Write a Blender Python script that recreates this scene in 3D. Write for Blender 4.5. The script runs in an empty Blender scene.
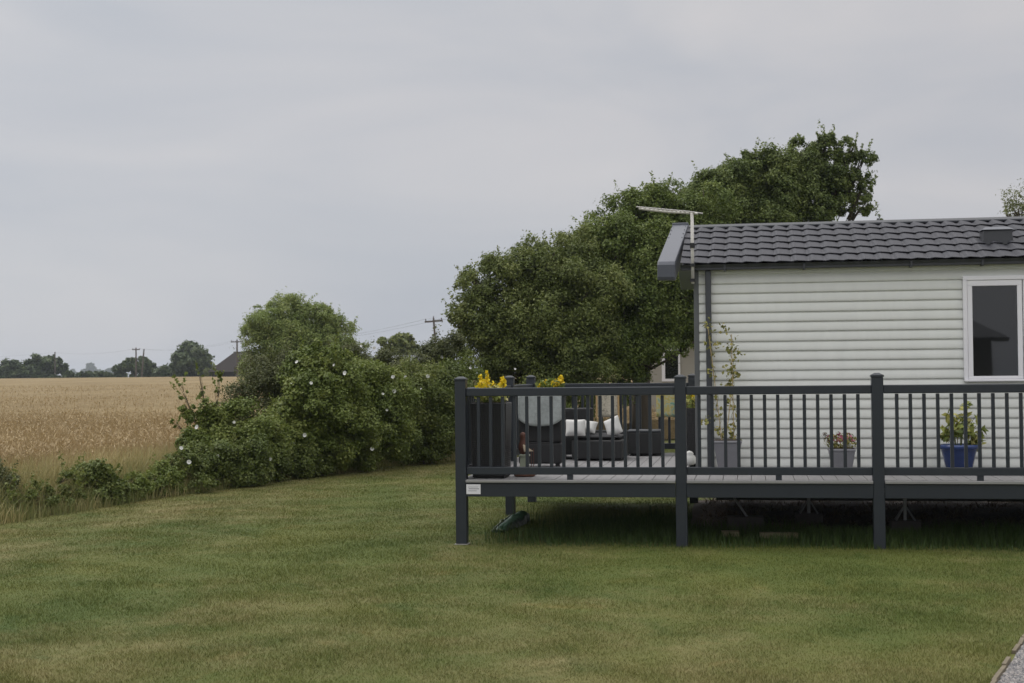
import bpy, math, random
import numpy as np
from mathutils import Vector, Matrix

C = bpy.context.scene
COL = C.collection
PI = math.pi
R = math.radians
random.seed(7)

# ------------------------------------------------------------------ camera, sky, sun, exposure
FPX, EYE, PITCH, ROLL = 1422.2, 1.8, R(1.27), R(-0.55)
cam_data = bpy.data.cameras.new('camera')
cam = bpy.data.objects.new('camera', cam_data)
COL.objects.link(cam)
cam_data.sensor_width = 36.0
cam_data.lens = FPX / 1024 * 36.0
cam_data.clip_start, cam_data.clip_end = 0.1, 6000
CAMROT = Matrix.Rotation(PI / 2 + PITCH, 3, 'X') @ Matrix.Rotation(ROLL, 3, 'Z')
cam.matrix_world = Matrix.Translation((0, 0, EYE)) @ CAMROT.to_4x4()
cam_data.dof.use_dof = True
cam_data.dof.focus_distance = 15.5
cam_data.dof.aperture_fstop = 5.6
C.camera = cam

SUN_EL, SUN_AZ = R(52), R(-62)          # azimuth measured from +Y (view) towards +X
world = bpy.data.worlds.new('World')
C.world = world
world.use_nodes = True
wn, wl = world.node_tree.nodes, world.node_tree.links
wn.clear()
w_out = wn.new('ShaderNodeOutputWorld')
w_sky = wn.new('ShaderNodeTexSky')
w_sky.sky_type = 'NISHITA'
w_sky.sun_disc = False
w_sky.sun_elevation = SUN_EL
w_sky.sun_rotation = SUN_AZ
w_sky.air_density, w_sky.dust_density = 1.0, 2.5
w_bg = wn.new('ShaderNodeBackground'); w_bg.inputs['Strength'].default_value = 0.1
wl.new(w_sky.outputs[0], w_bg.inputs['Color'])
w_tc = wn.new('ShaderNodeTexCoord')
w_sep = wn.new('ShaderNodeSeparateXYZ'); wl.new(w_tc.outputs['Generated'], w_sep.inputs[0])
w_grad = wn.new('ShaderNodeValToRGB')          # overcast sky: about three times as bright overhead as low down
gr = w_grad.color_ramp
gr.elements[0].position = 0.0;  gr.elements[0].color = (0.248, 0.258, 0.278, 1)
gr.elements[1].position = 1.0;  gr.elements[1].color = (0.98, 0.97, 0.95, 1)
for pos, c in ((0.07, (0.265, 0.271, 0.286, 1)), (0.17, (0.280, 0.281, 0.291, 1)), (0.30, (0.291, 0.291, 0.297, 1)), (0.60, (0.66, 0.655, 0.65, 1))):
    e = gr.elements.new(pos); e.color = c
wl.new(w_sep.outputs['Z'], w_grad.inputs[0])
w_map = wn.new('ShaderNodeMapping'); w_map.inputs['Scale'].default_value = (1.0, 1.0, 3.6)
w_map.inputs['Rotation'].default_value = (0, R(9), 0)
wl.new(w_tc.outputs['Generated'], w_map.inputs[0])
w_noi = wn.new('ShaderNodeTexNoise'); w_noi.inputs['Scale'].default_value = 2.7
w_noi.inputs['Detail'].default_value = 4; w_noi.inputs['Roughness'].default_value = 0.5
w_noi.inputs['Distortion'].default_value = 0.5
wl.new(w_map.outputs[0], w_noi.inputs['Vector'])
w_cr = wn.new('ShaderNodeValToRGB')
w_cr.color_ramp.elements[0].position = 0.32; w_cr.color_ramp.elements[0].color = (0.86, 0.895, 0.945, 1)
w_cr.color_ramp.elements[1].position = 0.68; w_cr.color_ramp.elements[1].color = (1.085, 1.065, 1.055, 1)
wl.new(w_noi.outputs['Fac'], w_cr.inputs[0])
w_mul = wn.new('ShaderNodeMix'); w_mul.data_type = 'RGBA'; w_mul.blend_type = 'MULTIPLY'
w_mul.inputs[0].default_value = 1.0
wl.new(w_grad.outputs[0], w_mul.inputs[6]); wl.new(w_cr.outputs[0], w_mul.inputs[7])
w_lr = wn.new('ShaderNodeMapRange'); w_lr.inputs[1].default_value = -0.36; w_lr.inputs[2].default_value = 0.36
wl.new(w_sep.outputs['X'], w_lr.inputs[0])
w_tint = wn.new('ShaderNodeValToRGB')
w_tint.color_ramp.elements[0].color = (0.985, 0.995, 1.0, 1); w_tint.color_ramp.elements[1].color = (1.0, 0.975, 0.955, 1)
wl.new(w_lr.outputs[0], w_tint.inputs[0])
w_mul2 = wn.new('ShaderNodeMix'); w_mul2.data_type = 'RGBA'; w_mul2.blend_type = 'MULTIPLY'; w_mul2.inputs[0].default_value = 1.0
wl.new(w_mul.outputs[2], w_mul2.inputs[6]); wl.new(w_tint.outputs[0], w_mul2.inputs[7])
w_bg2 = wn.new('ShaderNodeBackground'); w_bg2.inputs['Strength'].default_value = 2.10
wl.new(w_mul2.outputs[2], w_bg2.inputs['Color'])
w_mix = wn.new('ShaderNodeMixShader'); w_mix.inputs[0].default_value = 0.93
wl.new(w_bg.outputs[0], w_mix.inputs[1]); wl.new(w_bg2.outputs[0], w_mix.inputs[2])
wl.new(w_mix.outputs[0], w_out.inputs['Surface'])

sun_data = bpy.data.lights.new('sun', 'SUN')
sun_data.energy, sun_data.angle, sun_data.color = 1.3, R(22), (1.0, 0.95, 0.88)
sun = bpy.data.objects.new('sun', sun_data)
COL.objects.link(sun)
sd = Vector((math.sin(SUN_AZ) * math.cos(SUN_EL), math.cos(SUN_AZ) * math.cos(SUN_EL), math.sin(SUN_EL)))
sun.rotation_euler = sd.to_track_quat('Z', 'Y').to_euler()

C.view_settings.view_transform = 'Standard'
C.view_settings.look = 'None'
C.view_settings.exposure = 0.0
C.view_settings.gamma = 1.0
C.render.engine = 'CYCLES'
C.cycles.max_bounces = 6
C.cycles.volume_bounces = 0
C.cycles.transparent_max_bounces = 16
C.cycles.use_denoising = True

# ------------------------------------------------------------------ geometry of the place
_R = np.array(CAMROT)
def ray(px, py):
    return _R @ np.array([(px - 512) / FPX, -(py - 341.5) / FPX, -1.0])
def at(px, py, Y):
    d = ray(px, py); return Vector(d * (Y / d[1])) + Vector((0, 0, EYE))
TH = R(9.4)                              # the deck and caravan are turned a little to the view
P0 = Vector((-0.551, 14.976, 0))         # foot of the deck's left front corner post
U = Vector((math.cos(TH), -math.sin(TH), 0)); V = Vector((math.sin(TH), math.cos(TH), 0))
def W(s, t, z=0): return P0 + U * s + V * t + Vector((0, 0, z))
DZ = 0.684                               # deck floor height

def smooth(x): x = np.clip(x, 0, 1); return x * x * (3 - 2 * x)
def gz(X, Y): return 1.05 * smooth((np.asarray(Y, float) - 60) / 240)   # land rises gently to the far trees

# ------------------------------------------------------------------ materials
def new_mat(name):
    m = bpy.data.materials.new(name); m.use_nodes = True
    return m, m.node_tree.nodes, m.node_tree.links, m.node_tree.nodes['Principled BSDF']
def ramp(nodes, stops):
    r = nodes.new('ShaderNodeValToRGB'); e = r.color_ramp.elements
    e[0].position, e[0].color = stops[0][0], (*stops[0][1], 1)
    e[1].position, e[1].color = stops[-1][0], (*stops[-1][1], 1)
    for p, c in stops[1:-1]:
        x = e.new(p); x.color = (*c, 1)
    return r
def mat(name, col, rough=0.6, var=0.12, scale=6.0, bump=0.0, bscale=40.0, spec=0.5, metal=0.0, stretch=(1, 1, 1)):
    m, n, l, p = new_mat(name)
    tc = n.new('ShaderNodeTexCoord'); mp = n.new('ShaderNodeMapping'); mp.inputs['Scale'].default_value = stretch
    l.new(tc.outputs['Object'], mp.inputs[0])
    nz = n.new('ShaderNodeTexNoise'); nz.inputs['Scale'].default_value = scale; nz.inputs['Detail'].default_value = 6
    nz.inputs['Roughness'].default_value = 0.65
    l.new(mp.outputs[0], nz.inputs['Vector'])
    r = ramp(n, [(0.25, tuple(c * (1 - var) for c in col)), (0.75, tuple(min(1, c * (1 + var)) for c in col))])
    l.new(nz.outputs['Fac'], r.inputs[0]); l.new(r.outputs[0], p.inputs['Base Color'])
    p.inputs['Roughness'].default_value = rough; p.inputs['Specular IOR Level'].default_value = spec
    p.inputs['Metallic'].default_value = metal
    if bump:
        nb = n.new('ShaderNodeTexNoise'); nb.inputs['Scale'].default_value = bscale; nb.inputs['Detail'].default_value = 4
        l.new(mp.outputs[0], nb.inputs['Vector'])
        b = n.new('ShaderNodeBump'); b.inputs['Strength'].default_value = bump; b.inputs['Distance'].default_value = 0.01
        l.new(nb.outputs['Fac'], b.inputs['Height']); l.new(b.outputs[0], p.inputs['Normal'])
    return m
def leaf_mat(name, stops, trans=0.30, rough=0.55, patch=0.35, pscale=0.9):
    """leaf colour differs from leaf to leaf (attribute rnd) and in drifts through the plant (noise on position)"""
    m, n, l, p = new_mat(name)
    a = n.new('ShaderNodeAttribute'); a.attribute_name = 'rnd'
    g = n.new('ShaderNodeNewGeometry')
    nz = n.new('ShaderNodeTexNoise'); nz.inputs['Scale'].default_value = pscale; nz.inputs['Detail'].default_value = 3
    l.new(g.outputs['Position'], nz.inputs['Vector'])
    mx = n.new('ShaderNodeMix'); mx.data_type = 'FLOAT'; mx.inputs[0].default_value = patch
    l.new(a.outputs['Fac'], mx.inputs[2]); l.new(nz.outputs['Fac'], mx.inputs[3])
    r = ramp(n, stops); l.new(mx.outputs[0], r.inputs[0])
    l.new(r.outputs[0], p.inputs['Base Color'])
    p.inputs['Roughness'].default_value = rough; p.inputs['Specular IOR Level'].default_value = 0.35
    t = n.new('ShaderNodeBsdfTranslucent'); l.new(r.outputs[0], t.inputs['Color'])
    ms = n.new('ShaderNodeMixShader'); ms.inputs[0].default_value = trans
    l.new(p.outputs[0], ms.inputs[1]); l.new(t.outputs[0], ms.inputs[2])
    l.new(ms.outputs[0], n['Material Output'].inputs['Surface'])
    return m
def lawn_mat(name, base, blade=False):
    """mown grass: lush, olive and straw-dry drifts by position, the same on the sheet and on the blades"""
    m, n, l, p = new_mat(name)
    g = n.new('ShaderNodeNewGeometry')
    mp = n.new('ShaderNodeMapping'); mp.inputs['Scale'].default_value = (1.0, 0.85, 0.0)
    l.new(g.outputs['Position'], mp.inputs[0])
    def noise(sc, det, off, dist=0.0):
        mm = n.new('ShaderNodeMapping'); mm.inputs['Location'].default_value = off
        l.new(mp.outputs[0], mm.inputs[0])
        x = n.new('ShaderNodeTexNoise'); x.inputs['Scale'].default_value = sc; x.inputs['Detail'].default_value = det
        x.inputs['Roughness'].default_value = 0.62; x.inputs['Distortion'].default_value = dist
        l.new(mm.outputs[0], x.inputs['Vector']); return x.outputs['Fac']
    def math_(op, a, b):
        x = n.new('ShaderNodeMath'); x.operation = op
        for i, q in enumerate((a, b)):
            if isinstance(q, (int, float)): x.inputs[i].default_value = q
            else: l.new(q, x.inputs[i])
        return x.outputs[0]
    green = ramp(n, [(0.28, (0.070, 0.099, 0.021)), (0.50, (0.098, 0.120, 0.029)), (0.72, (0.138, 0.142, 0.037))])
    l.new(noise(0.55, 5, (3, 1, 0), 0.4), green.inputs[0])
    dry = ramp(n, [(0.35, (0.160, 0.142, 0.052)), (0.65, (0.270, 0.220, 0.112))])
    l.new(noise(2.1, 4, (9, 4, 0)), dry.inputs[0])
    # nearer the camera the lawn is more parched
    sx = n.new('ShaderNodeSeparateXYZ'); l.new(g.outputs['Position'], sx.inputs[0])
    mr = n.new('ShaderNodeMapRange'); mr.inputs[1].default_value = 12.0; mr.inputs[2].default_value = 8.6
    mr.inputs[3].default_value = 0.0; mr.inputs[4].default_value = 0.12
    l.new(sx.outputs['Y'], mr.inputs[0])
    # and so is the strip that the hedge roots draw dry
    hd = math_('SUBTRACT', math_('ADD', sx.outputs['X'], 13.55), math_('MULTIPLY', sx.outputs['Y'], 0.416))
    mh = n.new('ShaderNodeMapRange'); mh.inputs[1].default_value = 3.2; mh.inputs[2].default_value = 0.5
    mh.inputs[3].default_value = 0.0; mh.inputs[4].default_value = 0.13
    l.new(hd, mh.inputs[0])
    f = math_('ADD', math_('ADD', math_('MULTIPLY', noise(0.42, 4, (1, 7, 0), 0.6), 0.66), math_('MULTIPLY', noise(3.2, 4, (5, 5, 0)), 0.34)), math_('ADD', mr.outputs[0], mh.outputs[0]))
    fr = ramp(n, [(0.47, (0, 0, 0)), (0.82, (1, 1, 1))]); l.new(f, fr.inputs[0])
    mx = n.new('ShaderNodeMix'); mx.data_type = 'RGBA'
    if blade:
        a = n.new('ShaderNodeAttribute'); a.attribute_name = 'rnd'
        # each blade leans towards green or straw
        gt = n.new('ShaderNodeMapRange'); l.new(a.outputs['Fac'], gt.inputs[0])
        gt.inputs[3].default_value = -0.26; gt.inputs[4].default_value = 0.30
        ff = n.new('ShaderNodeMath'); ff.operation = 'ADD'; ff.use_clamp = True
        l.new(fr.outputs[0], ff.inputs[0]); l.new(gt.outputs[0], ff.inputs[1]); l.new(ff.outputs[0], mx.inputs[0])
    else:
        l.new(fr.outputs[0], mx.inputs[0])
    l.new(green.outputs[0], mx.inputs[6]); l.new(dry.outputs[0], mx.inputs[7])
    # small lush tufts and worn spots with an outline of their own
    tf = ramp(n, [(0.58, (1, 1, 1)), (0.74, (0.70, 0.82, 0.74))]); l.new(noise(1.55, 3, (13, 2, 0), 0.8), tf.inputs[0])
    wf = ramp(n, [(0.62, (1, 1, 1)), (0.74, (1.22, 1.05, 1.05))]); l.new(noise(1.0, 4, (2, 17, 0), 0.5), wf.inputs[0])
    t1 = n.new('ShaderNodeMix'); t1.data_type = 'RGBA'; t1.blend_type = 'MULTIPLY'; t1.inputs[0].default_value = 1
    l.new(mx.outputs[2], t1.inputs[6]); l.new(tf.outputs[0], t1.inputs[7])
    t2 = n.new('ShaderNodeMix'); t2.data_type = 'RGBA'; t2.blend_type = 'MULTIPLY'; t2.inputs[0].default_value = 1
    l.new(t1.outputs[2], t2.inputs[6]); l.new(wf.outputs[0], t2.inputs[7])
    sc = n.new('ShaderNodeMix'); sc.data_type = 'RGBA'; sc.blend_type = 'MULTIPLY'; sc.inputs[0].default_value = 1
    l.new(t2.outputs[2], sc.inputs[6]); sc.inputs[7].default_value = (*base, 1)
    l.new(sc.outputs[2], p.inputs['Base Color'])
    p.inputs['Roughness'].default_value = 0.8; p.inputs['Specular IOR Level'].default_value = 0.15
    return m
def wave_mat(name, c1, c2, scale, rough=0.5, bump=0.6, direction='Z', dist=0.0):
    """woven rattan / ribbed stuff: two crossed band patterns"""
    m, n, l, p = new_mat(name)
    tc = n.new('ShaderNodeTexCoord')
    ws = []
    for d in (direction, 'X'):
        w = n.new('ShaderNodeTexWave'); w.bands_direction = d; w.inputs['Scale'].default_value = scale; w.inputs['Distortion'].default_value = dist
        l.new(tc.outputs['Object'], w.inputs['Vector']); ws.append(w.outputs['Fac'])
    mm = n.new('ShaderNodeMath'); mm.operation = 'MULTIPLY'; l.new(ws[0], mm.inputs[0]); l.new(ws[1], mm.inputs[1])
    r = ramp(n, [(0.0, c1), (0.8, c2)]); l.new(mm.outputs[0], r.inputs[0]); l.new(r.outputs[0], p.inputs['Base Color'])
    p.inputs['Roughness'].default_value = rough
    b = n.new('ShaderNodeBump'); b.inputs['Strength'].default_value = bump; b.inputs['Distance'].default_value = 0.006
    l.new(mm.outputs[0], b.inputs['Height']); l.new(b.outputs[0], p.inputs['Normal'])
    return m

M = {}
M['anthracite'] = mat('anthracite', (0.021, 0.026, 0.034), 0.42, 0.10, 9, 0.05, 60)
M['anthracite_trim'] = mat('anthracite_trim', (0.050, 0.054, 0.062), 0.45, 0.10, 9)
M['trim_grey'] = mat('trim_grey', (0.115, 0.122, 0.125), 0.5, 0.06, 5)
M['deck_board'] = mat('deck_board', (0.205, 0.20, 0.205), 0.7, 0.12, 3, 0.25, 50, stretch=(9, 1, 9))
M['deck_nosing'] = mat('deck_nosing', (0.265, 0.26, 0.255), 0.6, 0.10, 4)
M['cladding'] = mat('cladding', (0.69, 0.70, 0.668), 0.48, 0.055, 2.2, 0.06, 30, stretch=(2.2, 1, .5))
M['upvc_white'] = mat('upvc_white', (0.80, 0.79, 0.82), 0.35, 0.02, 5)
M['roof_tile'] = mat('roof_tile', (0.029, 0.030, 0.040), 0.66, 0.22, 5, 0.25, 90)
M['roof_trim'] = mat('roof_trim', (0.084, 0.091, 0.112), 0.45, 0.05, 5)
M['gutter'] = mat('gutter', (0.036, 0.038, 0.043), 0.40, 0.1, 6)
M['aerial'] = mat('aerial', (0.58, 0.56, 0.53), 0.45, 0.12, 30)
M['black'] = mat('black', (0.012, 0.012, 0.013), 0.5, 0.1, 9)
M['rattan'] = wave_mat('rattan', (0.005, 0.005, 0.006), (0.019, 0.020, 0.022), 26)
M['planter'] = wave_mat('planter', (0.007, 0.007, 0.008), (0.018, 0.018, 0.021), 15, 0.5, 0.4)
M['soil'] = mat('soil', (0.035, 0.025, 0.018), 0.95, 0.4, 20, 0.8, 60)
M['grey_cushion'] = mat('grey_cushion', (0.37, 0.40, 0.395), 0.85, 0.22, 28, 0.7, 55)
M['white_cushion'] = mat('white_cushion', (0.56, 0.555, 0.545), 0.9, 0.05, 10, 0.2, 40)
M['dark_cushion'] = mat('dark_cushion', (0.032, 0.032, 0.035), 0.9, 0.1, 10, 0.2, 40)
M['pot_grey'] = mat('pot_grey', (0.215, 0.215, 0.235), 0.55, 0.08, 8)
M['pot_blue'] = mat('pot_blue', (0.022, 0.045, 0.150), 0.22, 0.30, 7)
M['cane'] = mat('cane', (0.40, 0.30, 0.15), 0.6, 0.25, 20)
M['stone'] = mat('stone', (0.28, 0.27, 0.25), 0.9, 0.2, 12, 0.5, 40)
M['timber'] = mat('timber', (0.20, 0.17, 0.10), 0.85, 0.25, 5, 0.3, 40, stretch=(1, 8, 8))
M['weathered'] = mat('weathered', (0.085, 0.076, 0.068), 0.9, 0.2, 6)
M['galv'] = mat('galv', (0.30, 0.30, 0.31), 0.45, 0.2, 20, metal=0.6)
M['terracotta'] = mat('terracotta', (0.18, 0.085, 0.055), 0.8, 0.2, 12)
M['sage'] = mat('sage', (0.33, 0.36, 0.27), 0.7, 0.1, 12)
M['bird_brown'] = mat('bird_brown', (0.105, 0.040, 0.025), 0.7, 0.35, 25)
M['cream'] = mat('cream', (0.52, 0.43, 0.31), 0.8, 0.1, 12)
M['bark'] = mat('bark', (0.070, 0.055, 0.042), 0.95, 0.3, 8, 0.8, 25, stretch=(1, 1, 0.2))
M['pole_wood'] = mat('pole_wood', (0.085, 0.070, 0.058), 0.9, 0.2, 4)
M['wire'] = mat('wire', (0.05, 0.05, 0.055), 0.6, 0.05, 4)
M['tarp'] = mat('tarp', (0.016, 0.050, 0.028), 0.45, 0.35, 10, 0.5, 18)
M['tarp_edge'] = mat('tarp_edge', (0.16, 0.19, 0.13), 0.6, 0.2, 18)
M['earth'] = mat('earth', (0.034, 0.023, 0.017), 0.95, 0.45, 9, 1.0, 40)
M['thatch'] = mat('thatch', (0.030, 0.024, 0.022), 0.95, 0.25, 3)
M['slate'] = mat('slate', (0.115, 0.120, 0.130), 0.8, 0.25, 3)
M['house_wall'] = mat('house_wall', (0.42, 0.38, 0.32), 0.85, 0.1, 3)
M['far_ground'] = mat('far_ground', (0.10, 0.10, 0.045), 0.95, 0.3, 0.02)
M['kerb'] = mat('kerb', (0.150, 0.125, 0.085), 0.9, 0.25, 9, 0.5, 50)
M['lawn_sheet'] = lawn_mat('lawn_sheet', (0.78, 0.80, 0.76))
M['lawn_blade'] = lawn_mat('lawn_blade', (1.01, 1.03, 0.97), True)
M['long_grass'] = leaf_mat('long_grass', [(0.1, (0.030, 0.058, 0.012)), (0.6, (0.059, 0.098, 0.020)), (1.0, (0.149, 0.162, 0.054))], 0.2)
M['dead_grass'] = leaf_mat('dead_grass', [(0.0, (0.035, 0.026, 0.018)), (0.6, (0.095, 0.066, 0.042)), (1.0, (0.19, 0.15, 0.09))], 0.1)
M['rough_grass'] = leaf_mat('rough_grass', [(0.15, (0.098, 0.140, 0.037)), (0.45, (0.210, 0.224, 0.080)), (0.75, (0.448, 0.364, 0.173)), (1.0, (0.588, 0.476, 0.253))], 0.2, patch=0.5, pscale=0.7)
M['wheat_straw'] = leaf_mat('wheat_straw', [(0.1, (0.195, 0.142, 0.070)), (0.5, (0.333, 0.244, 0.122)), (0.9, (0.460, 0.351, 0.190))], 0.2, patch=0.55, pscale=0.25)
def field_mat():
    m, n, l, p = new_mat('field_canopy')
    g = n.new('ShaderNodeNewGeometry')
    mp = n.new('ShaderNodeMapping'); mp.inputs['Scale'].default_value = (1.0, 0.45, 1.0)
    l.new(g.outputs['Position'], mp.inputs[0])
    a = n.new('ShaderNodeTexNoise'); a.inputs['Scale'].default_value = 0.11; a.inputs['Detail'].default_value = 9; a.inputs['Roughness'].default_value = 0.72
    l.new(mp.outputs[0], a.inputs['Vector'])
    b = n.new('ShaderNodeTexNoise'); b.inputs['Scale'].default_value = 4.0; b.inputs['Detail'].default_value = 6; b.inputs['Roughness'].default_value = 0.8
    l.new(mp.outputs[0], b.inputs['Vector'])
    mx = n.new('ShaderNodeMix'); mx.data_type = 'FLOAT'; mx.inputs[0].default_value = 0.5
    l.new(a.outputs['Fac'], mx.inputs[2]); l.new(b.outputs['Fac'], mx.inputs[3])
    r = ramp(n, [(0.34, (0.142, 0.100, 0.049)), (0.50, (0.232, 0.175, 0.093)), (0.66, (0.312, 0.243, 0.138))])
    l.new(mx.outputs[0], r.inputs[0]); l.new(r.outputs[0], p.inputs['Base Color'])
    bp = n.new('ShaderNodeBump'); bp.inputs['Strength'].default_value = 1.0; bp.inputs['Distance'].default_value = 0.12
    l.new(b.outputs['Fac'], bp.inputs['Height']); l.new(bp.outputs[0], p.inputs['Normal'])
    p.inputs['Roughness'].default_value = 0.9; p.inputs['Specular IOR Level'].default_value = 0.1
    return m
M['field'] = field_mat()
def gravel_mat():
    m, n, l, p = new_mat('gravel')
    g = n.new('ShaderNodeNewGeometry')
    v = n.new('ShaderNodeTexVoronoi'); v.inputs['Scale'].default_value = 62
    l.new(g.outputs['Position'], v.inputs['Vector'])
    sx = n.new('ShaderNodeSeparateXYZ'); l.new(v.outputs['Color'], sx.inputs[0])
    r = ramp(n, [(0.0, (0.10, 0.10, 0.105)), (0.5, (0.215, 0.21, 0.21)), (0.85, (0.33, 0.30, 0.28)), (1.0, (0.50, 0.48, 0.46))])
    l.new(sx.outputs[0], r.inputs[0]); l.new(r.outputs[0], p.inputs['Base Color'])
    b = n.new('ShaderNodeBump'); b.invert = True; b.inputs['Strength'].default_value = 1.0; b.inputs['Distance'].default_value = 0.01
    l.new(v.outputs['Distance'], b.inputs['Height']); l.new(b.outputs[0], p.inputs['Normal'])
    p.inputs['Roughness'].default_value = 0.85
    return m
M['gravel'] = gravel_mat()
M['pebble'] = leaf_mat('pebble', [(0.0, (0.10, 0.10, 0.11)), (0.5, (0.23, 0.225, 0.225)), (0.85, (0.34, 0.31, 0.29)), (1.0, (0.52, 0.50, 0.48))], 0.0, 0.8, 0.1)
def glass_mat():
    m, n, l, p = new_mat('window_glass')
    p.inputs['Base Color'].default_value = (0.012, 0.013, 0.014, 1)
    p.inputs['Roughness'].default_value = 0.02; p.inputs['IOR'].default_value = 1.52; p.inputs['Specular IOR Level'].default_value = 0.85
    nz = n.new('ShaderNodeTexNoise'); nz.inputs['Scale'].default_value = 1.3
    b = n.new('ShaderNodeBump'); b.inputs['Strength'].default_value = 0.03; b.inputs['Distance'].default_value = 0.01
    l.new(nz.outputs['Fac'], b.inputs['Height']); l.new(b.outputs[0], p.inputs['Normal'])
    return m
M['glass'] = glass_mat()
def print_mat(name, stops, scale):
    m, n, l, p = new_mat(name)
    tc = n.new('ShaderNodeTexCoord')
    v = n.new('ShaderNodeTexNoise'); v.inputs['Scale'].default_value = scale; v.inputs['Detail'].default_value = 3; v.inputs['Distortion'].default_value = 2.5
    l.new(tc.outputs['Object'], v.inputs['Vector'])
    r = ramp(n, stops); l.new(v.outputs['Fac'], r.inputs[0]); l.new(r.outputs[0], p.inputs['Base Color'])
    p.inputs['Roughness'].default_value = 0.9
    return m
M['cream_print'] = print_mat('cream_print', [(0.30, (0.27, 0.25, 0.20)), (0.5, (0.55, 0.50, 0.40)), (0.75, (0.60, 0.56, 0.47))], 14)
M['bright_print'] = print_mat('bright_print', [(0.30, (0.15, 0.36, 0.30)), (0.45, (0.50, 0.52, 0.36)), (0.55, (0.58, 0.46, 0.16)), (0.75, (0.36, 0.42, 0.16))], 9)
M['orange_edge'] = mat('orange_edge', (0.46, 0.31, 0.15), 0.85, 0.1, 10)
LEAF = {}
LEAF['oak'] = leaf_mat('leaf_oak', [(0.15, (0.064, 0.097, 0.020)), (0.5, (0.127, 0.172, 0.037)), (0.85, (0.221, 0.258, 0.066))])
LEAF['olive'] = leaf_mat('leaf_olive', [(0.15, (0.067, 0.092, 0.022)), (0.5, (0.132, 0.165, 0.040)), (0.85, (0.227, 0.244, 0.075))])
LEAF['top'] = leaf_mat('leaf_top', [(0.15, (0.063, 0.093, 0.025)), (0.5, (0.125, 0.165, 0.042)), (0.85, (0.227, 0.262, 0.075))])
LEAF['willow'] = leaf_mat('leaf_willow', [(0.15, (0.126, 0.177, 0.048)), (0.5, (0.220, 0.279, 0.081)), (0.85, (0.338, 0.380, 0.135))], 0.3)
LEAF['bramble'] = leaf_mat('leaf_bramble', patch=0.5, pscale=1.6, stops=[(0.15, (0.058, 0.086, 0.018)), (0.5, (0.114, 0.149, 0.031)), (0.85, (0.205, 0.219, 0.056))])
LEAF['bindweed'] = leaf_mat('leaf_bindweed', patch=0.5, pscale=1.6, stops=[(0.15, (0.073, 0.110, 0.020)), (0.5, (0.143, 0.186, 0.037)), (0.85, (0.241, 0.263, 0.065))], trans=0.32)
LEAF['thorn'] = leaf_mat('leaf_thorn', [(0.15, (0.044, 0.058, 0.019)), (0.5, (0.090, 0.104, 0.035)), (0.85, (0.153, 0.162, 0.066))])
LEAF['far'] = leaf_mat('leaf_far', [(0.15, (0.035, 0.058, 0.020)), (0.5, (0.065, 0.097, 0.033)), (0.85, (0.112, 0.142, 0.053))], 0.2, patch=0.5, pscale=0.3)
LEAF['pale'] = leaf_mat('leaf_pale', [(0.15, (0.09, 0.11, 0.035)), (0.5, (0.15, 0.17, 0.06)), (0.85, (0.22, 0.23, 0.10))], 0.3)
LEAF['vine'] = leaf_mat('leaf_vine', [(0.1, (0.127, 0.139, 0.032)), (0.5, (0.253, 0.248, 0.063)), (0.9, (0.405, 0.350, 0.127))], 0.25, patch=0.1)
LEAF['lime'] = leaf_mat('leaf_lime', [(0.1, (0.104, 0.143, 0.030)), (0.45, (0.277, 0.319, 0.073)), (0.8, (0.531, 0.495, 0.157)), (1.0, (0.601, 0.550, 0.242))], 0.25, patch=0.1)
LEAF['yellow'] = leaf_mat('petal_yellow', [(0.1, (0.66, 0.46, 0.015)), (0.9, (0.80, 0.66, 0.03))], 0.2, patch=0.1)
LEAF['pink'] = leaf_mat('petal_pink', [(0.1, (0.34, 0.06, 0.12)), (0.9, (0.56, 0.20, 0.28))], 0.2, patch=0.1)
LEAF['white'] = leaf_mat('petal_white', [(0.1, (0.74, 0.74, 0.72)), (0.9, (0.82, 0.82, 0.80))], 0.2, patch=0.1)

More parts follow.
